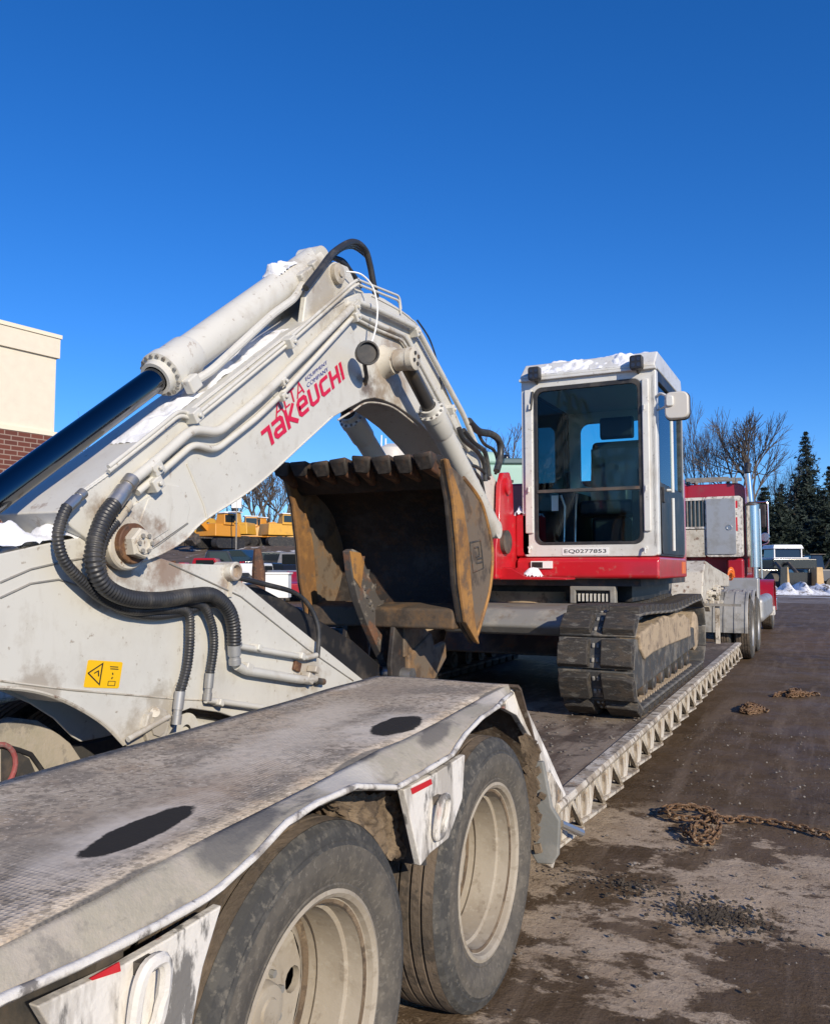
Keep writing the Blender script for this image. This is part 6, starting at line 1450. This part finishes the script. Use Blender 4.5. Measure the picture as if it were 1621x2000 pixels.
def far_car(x, D, label, m, rot, kind='car', L=4.5, H=1.5):
    F = frame_at(x, D, rot); root = empty('parked_' + kind, F(0, 0, 0)); tag(root, label, kind, 'vehicles parked beyond the trailer')
    def side(pts, y0, y1, name, mm, bev=.06):
        n = len(pts); q = MB(); q.add([F(a, y0, z) for a, z in pts] + [F(a, y1, z) for a, z in pts], [tuple(range(n)), tuple(range(n, 2 * n))[::-1]] + [(i, n + i, n + (i + 1) % n, (i + 1) % n) for i in range(n)]); return q.build(name, mm, root, bevel=bev)
    h = L / 2
    if kind == 'pickup':
        side([(-h, .45), (-h, 1.05), (-.1 * L, 1.08), (-.05 * L, H + .25), (.20 * L, H + .25), (.28 * L, 1.12), (h * .98, 1.0), (h, .45)], -.95, .95, 'body', m)
        side([(-.02 * L, 1.15), (-.02 * L, H + .12), (.18 * L, H + .12), (.24 * L, 1.15)], -.975, .975, 'side_window', 'window_dark', 0)
    else:
        side([(-h, .4), (-h, .95), (-h * .8, 1.0), (-h * .5, H), (h * .25, H), (h * .55, .98), (h, .85), (h, .4)], -.88, .88, 'body', m)
        side([(-h * .70, 1.02), (-h * .46, H - .07), (h * .22, H - .07), (h * .46, 1.02)], -.905, .905, 'side_window', 'window_dark', 0)
    for a in (-h * .62, h * .62):
        for y in (-.86, .86):
            q = MB(); c_ = F(a, y, .34); q.lathe(c_, F(0, 1, 0) - F(0, 0, 0), [(-.11, .02), (-.11, .30), (-.08, .34), (.08, .34), (.11, .30), (.11, .02)], 20); q.build('wheel', 'tyre', root)
    for y in (-.7, .7):
        q = MB(); q.box(F(-h - .01, y, .85), (.12, .12, .18)); q.build('tail_lamp', 'tape_red', root)
    return root
far_car(402, 40, 'dark blue car with its windows showing under the boom', 'car_blue', R(-14), 'car')
far_car(484, 42, 'white pickup truck behind the stick clevis', 'car_white', R(80), 'pickup', 5.2, 1.55)
far_car(524, 50, 'black sport utility parked behind the rusty post', 'car_black', R(-75), 'car', 4.6, 1.75)
far_car(573, 48, 'second black utility vehicle seen just left of the bucket cheek', 'car_black', R(-75), 'car', 4.6, 1.75)
far_car(596, 40, 'red car glimpsed at the bucket edge', 'truck_red', R(-80), 'car', 4.3, 1.4)
far_excavator(428, 72, 'low orange machine left of the yellow excavator', 'machine_orange', R(60), -1)
far_excavator(516, 84, 'orange excavator in front of the bare trees right of the sign', 'machine_orange', R(-30), -1)
for x, D, lb_, m_, rt, kd, L_, H_ in ((450, 49, 'dark grey car below the yellow excavator', 'dark_steel', -20, 'car', 4.4, 1.5), (506, 46, 'black pickup left of the black sport utility', 'car_black', 75, 'pickup', 5.3, 1.6), (556, 43, 'silver car below the black utility vehicles', 'aluminium', 70, 'car', 4.4, 1.45), (358, 45, 'dark red car at the left under the boom nose', 'truck_red', -10, 'car', 4.4, 1.5), (446, 41, 'white car in front of the white pickup', 'car_white', 65, 'car', 4.2, 1.4)):
    far_car(x, D, lb_, m_, R(rt), kd, L_, H_)
far_excavator(575, 86, 'yellow excavator half hidden by the bucket cheek', 'machine_yellow', R(15), -1)
for x, D, lb_, m_, rt, kd, L_, H_ in ((415, 56, 'black pickup on the slope below the orange machine', 'car_black', 10, 'pickup', 5.3, 1.7), (474, 60, 'dark blue car on the slope below the yellow excavators', 'car_blue', -25, 'car', 4.5, 1.5), (538, 58, 'black car on the slope left of the bucket', 'car_black', 20, 'car', 4.5, 1.6), (566, 55, 'silver pickup on the slope at the bucket edge', 'aluminium', -15, 'pickup', 5.3, 1.7), (392, 52, 'red pickup on the slope near the boom nose', 'truck_red', 5, 'pickup', 5.2, 1.7)):
    far_car(x, D, lb_, m_, R(rt), kd, L_, H_)
# white utility box trailer, green and red rollers, rusty post, sign
F = frame_at(540, 26); root = empty('utility_box', F(0, 0, 0)); tag(root, 'plain white utility box below the red car', 'box')
fb_box(F, -.34, .38, 0, .7, .62, 1.36).build('box_body', 'decal_white', root, bevel=.02); fb_box(F, -.38, .42, -.03, .73, 1.36, 1.42).build('box_lid', 'decal_white', root, bevel=.01); fb_box(F, -.2, -.12, .05, .5, 0, .72).build('box_leg', 'dark_steel', root); fb_box(F, .15, .23, .05, .5, 0, .72).build('box_leg', 'dark_steel', root)
F = frame_at(506, 16); root = empty('rusty_post', F(0, 0, 0)); tag(root, 'rusty steel stake standing behind the stick', 'post')
q = MB(); q.tube([F(0, 0, 0), F(0, 0, 1.5), F(-.03, 0, 1.92)], [.14, .13, .07], 8); q.build('stake', 'tooth_rust', root); fb_box(F, -.13, .13, -.1, .1, 0, .05).build('foot_plate', 'dark_steel', root)
F = frame_at(376, 37); root = empty('yard_mower', F(0, 0, 0)); tag(root, 'small green and red machine under the boom nose', 'machine')
fb_box(F, -.25, .45, 0, 1.2, .9, 1.75, .18).build('hood', 'green', root, bevel=.05); fb_box(F, -.75, -.25, 0, 1.0, .8, 1.8, .1).build('seat_box', 'tape_red', root, bevel=.05); fb_box(F, -.6, .6, -.1, 1.2, .4, .85).build('deck', 'car_white', root, bevel=.04)
for a in (-.5, .5):
    q = MB(); q.lathe(F(a, -.1, .3), CFW, [(-.1, .02), (-.1, .27), (.1, .27), (.1, .02)], 16); q.build('wheel', 'tyre', root)
F = frame_at(461, 70); root = empty('white_sign', F(0, 0, 0)); tag(root, 'white blank sign board on a pole under the boom', 'sign')
SZ_ = rise(70); fb_box(F, -.42, .42, 0, .06, hz(992, 70) - SZ_, hz(962, 70) - SZ_).build('sign_board', 'decal_white', root); q = MB(); q.tube([F(0, .05, 0), F(0, .05, hz(964, 70) - SZ_)], .06, 6); q.build('pole', 'grey_steel', root)
# mint green compressor truck between boom and cab
F = frame_at(1000, 13.2, R(0)); root = empty('mint_machine', F(0, 0, 0)); tag(root, 'mint green machine with slotted vents between the boom and the cab', 'machine')
fb_box(F, -.75, .70, 0, 2.2, .7, hz(905, 13.2)).build('body', 'mint', root, bevel=.06); fb_box(F, -.15, .72, -.02, 2.0, hz(905, 13.2), hz(893, 13.2), .03).build('hood', 'mint_dark', root, bevel=.03)
fb_box(F, -.75, -.15, .0, 1.8, hz(905, 13.2), hz(878, 13.2), .08).build('cab_top', 'mint', root, bevel=.08)
for k in range(4):
    for s in range(2): fb_box(F, -.13 + s * .09, -.06 + s * .09, -.012, .02, hz(972 - k * 10, 13.2), hz(967 - k * 10, 13.2)).build('vent_slot', 'decal_black', root)
q = MB(); q.lathe(F(-.05, .3, hz(893, 13.2)), (0, 0, 1), [(0, .07), (.05, .065), (.09, .03), (.095, .001)], 16); q.build('intake_cap', 'car_black', root)
for a in (-.5, .45):
    q = MB(); q.lathe(F(a, .1, .45), CFW, [(-.12, .02), (-.12, .42), (.12, .42), (.12, .02)], 20); q.build('wheel', 'tyre', root)
# small white mast machine seen through the boom arch
F = frame_at(765, 24); root = empty('mast_machine', F(0, 0, 0)); tag(root, 'pale round tank with thin masts seen through the boom arch', 'machine')
q = MB(); q.lathe(F(.0, 0, 0), (0, 0, 1), [(.8, .5), (hz(885, 24), .5), (hz(875, 24), .42), (hz(866, 24), .15), (hz(865, 24), .001)], 20); q.build('tank', 'mirror_beige', root); q = MB(); q.tube([F(-.42, 0, .8), F(-.30, 0, hz(848, 24))], .02, 6); q.tube([F(-.18, 0, .8), F(-.18, 0, hz(855, 24))], .025, 6); q.build('mast', 'decal_white', root)
fb_box(F, -.7, .7, -.6, .6, 0, .8).build('base_frame', 'dark_steel', root)
# right background: loader with snowy roof and tan bucket, dark machines
F = frame_at(1540, 56); root = empty('wheel_loader', F(0, 0, 0)); tag(root, 'dark loader with snow covered roof and tan bucket at the right', 'loader')
def lz(y): return hz(y, 56)
sc_ = 56 / FPX
fb_box(F, -.95, .95, .2, 1.9, lz(1090), lz(1072), .05).build('cab', 'window_dark', root, bevel=.05); fb_box(F, -1.05, 1.05, 0, 2.0, lz(1072), lz(1064), .1).build('snow_roof', 'snow', root, bevel=.06)
for a in (-.95, .88): fb_box(F, a, a + .07, .12, .2, lz(1090), lz(1070)).build('cab_post', 'car_white', root)
fb_box(F, -1.1, 1.9, 0, 3.2, lz(1112), lz(1091)).build('body', 'car_black', root, bevel=.08); fb_box(F, -1.05, 1.3, -.05, 2.6, lz(1091), lz(1089)).build('snow_ledge', 'snow', root)
for a, m_ in ((-1.35, 'tan_bucket'), (.55, 'tan_bucket')): fb_box(F, a, a + (.22 if a < 0 else .52), -2.6, -1.5, lz(1150), lz(1108), .06).build('bucket_cheek', m_, root, bevel=.05)
fb_box(F, -1.13, .55, -1.9, -1.5, lz(1148), lz(1118)).build('bucket_back', 'car_black', root)
for a in (-1.0, -.2): 
    q = MB(); q.tube([F(a, -1.6, lz(1120)), F(a, -.3, lz(1100)), F(a, .3, lz(1104))], .12, 6); q.build('lift_arm', 'dark_steel', root)
for a in (-.9, 1.5):
    q = MB(); q.lathe(F(a, .3, .6), CR, [(-.25, .05), (-.25, .6), (.25, .6), (.25, .05)], 20); q.build('wheel', 'tyre', root)
for i, (x, D, lb_, m_) in enumerate(((1495, 62, 'dark low machine half hidden behind the truck mirror', 'car_black'), (1600, 58, 'tan and dark backhoe at the right edge', 'tan_bucket'), (1575, 64, 'dark blue flat machine right of the snowy loader', 'car_blue'))):
    F = frame_at(x, D); root = empty('parked_machine', F(0, 0, 0)); tag(root, lb_, 'machine', 'machines parked at the far right')
    fb_box(F, -.9, 1.0, 0, 2.4, .6, 1.5, .1).build('body', 'car_black' if i != 2 else 'car_blue', root, bevel=.08); fb_box(F, -.5, .5, .3, 1.6, 1.5, 2.5, .12).build('cab', 'window_dark', root, bevel=.06); fb_box(F, -.55, .55, .25, 1.65, 2.5, 2.56).build('roof', 'dark_steel', root)
    q = MB(); q.tube([F(.9, 0, 1.0), F(1.5, -.6, 2.2), F(1.9, -1.2, 1.4)], .13, 6); q.build('arm', m_ if i == 1 else 'dark_steel', root); fb_box(F, 1.6, 2.3, -1.6, -.9, .7, 1.4, .08).build('bucket', m_ if i == 1 else 'dark_steel', root, bevel=.05)
    for a in (-.7, .8):
        q = MB(); q.lathe(F(a, .1, .45), CFW, [(-.2, .05), (-.2, .45), (.2, .45), (.2, .05)], 18); q.build('wheel', 'tyre', root)
# snow bank along the far edge of the yard
rnd = random.Random(5); mb = MB(); nx, ny = 260, 12
A0 = gp(1470, 49); B0 = gp(1900, 46); dirv = B0 - A0; dpt = CFW * 4.5
for i in range(nx + 1):
    for j in range(ny + 1):
        u, v = i / nx, j / ny; p = A0 + dirv * u + dpt * v; e = min(1, 4 * min(v, 1 - v)); h_ = e * (.26 + .75 * max(0, noise.noise((u * 22, v * 3, 2))) + .22 * max(0, noise.noise((u * 70, v * 9, 5)))) - .02
        mb.v.append(p + Vector((0, 0, h_)))
for i in range(nx):
    for j in range(ny):
        q = i * (ny + 1) + j; mb.f.append([q, q + 1, q + ny + 2, q + ny + 1][::-1]); mb.mi.append(0)
mat('snow_dirty', (.80, .81, .84), .8, layers=[((.12, .10, .085), 1.6, .52, .60, .95), ((.45, .42, .40), 5, .5, .66, .7)], bump=.4, bscale=6)
tag(mb.build('snow_bank', 'snow_dirty', None, smooth=60), 'low dirty ploughed snow bank at the far edge of the yard', 'snow', kind='stuff')
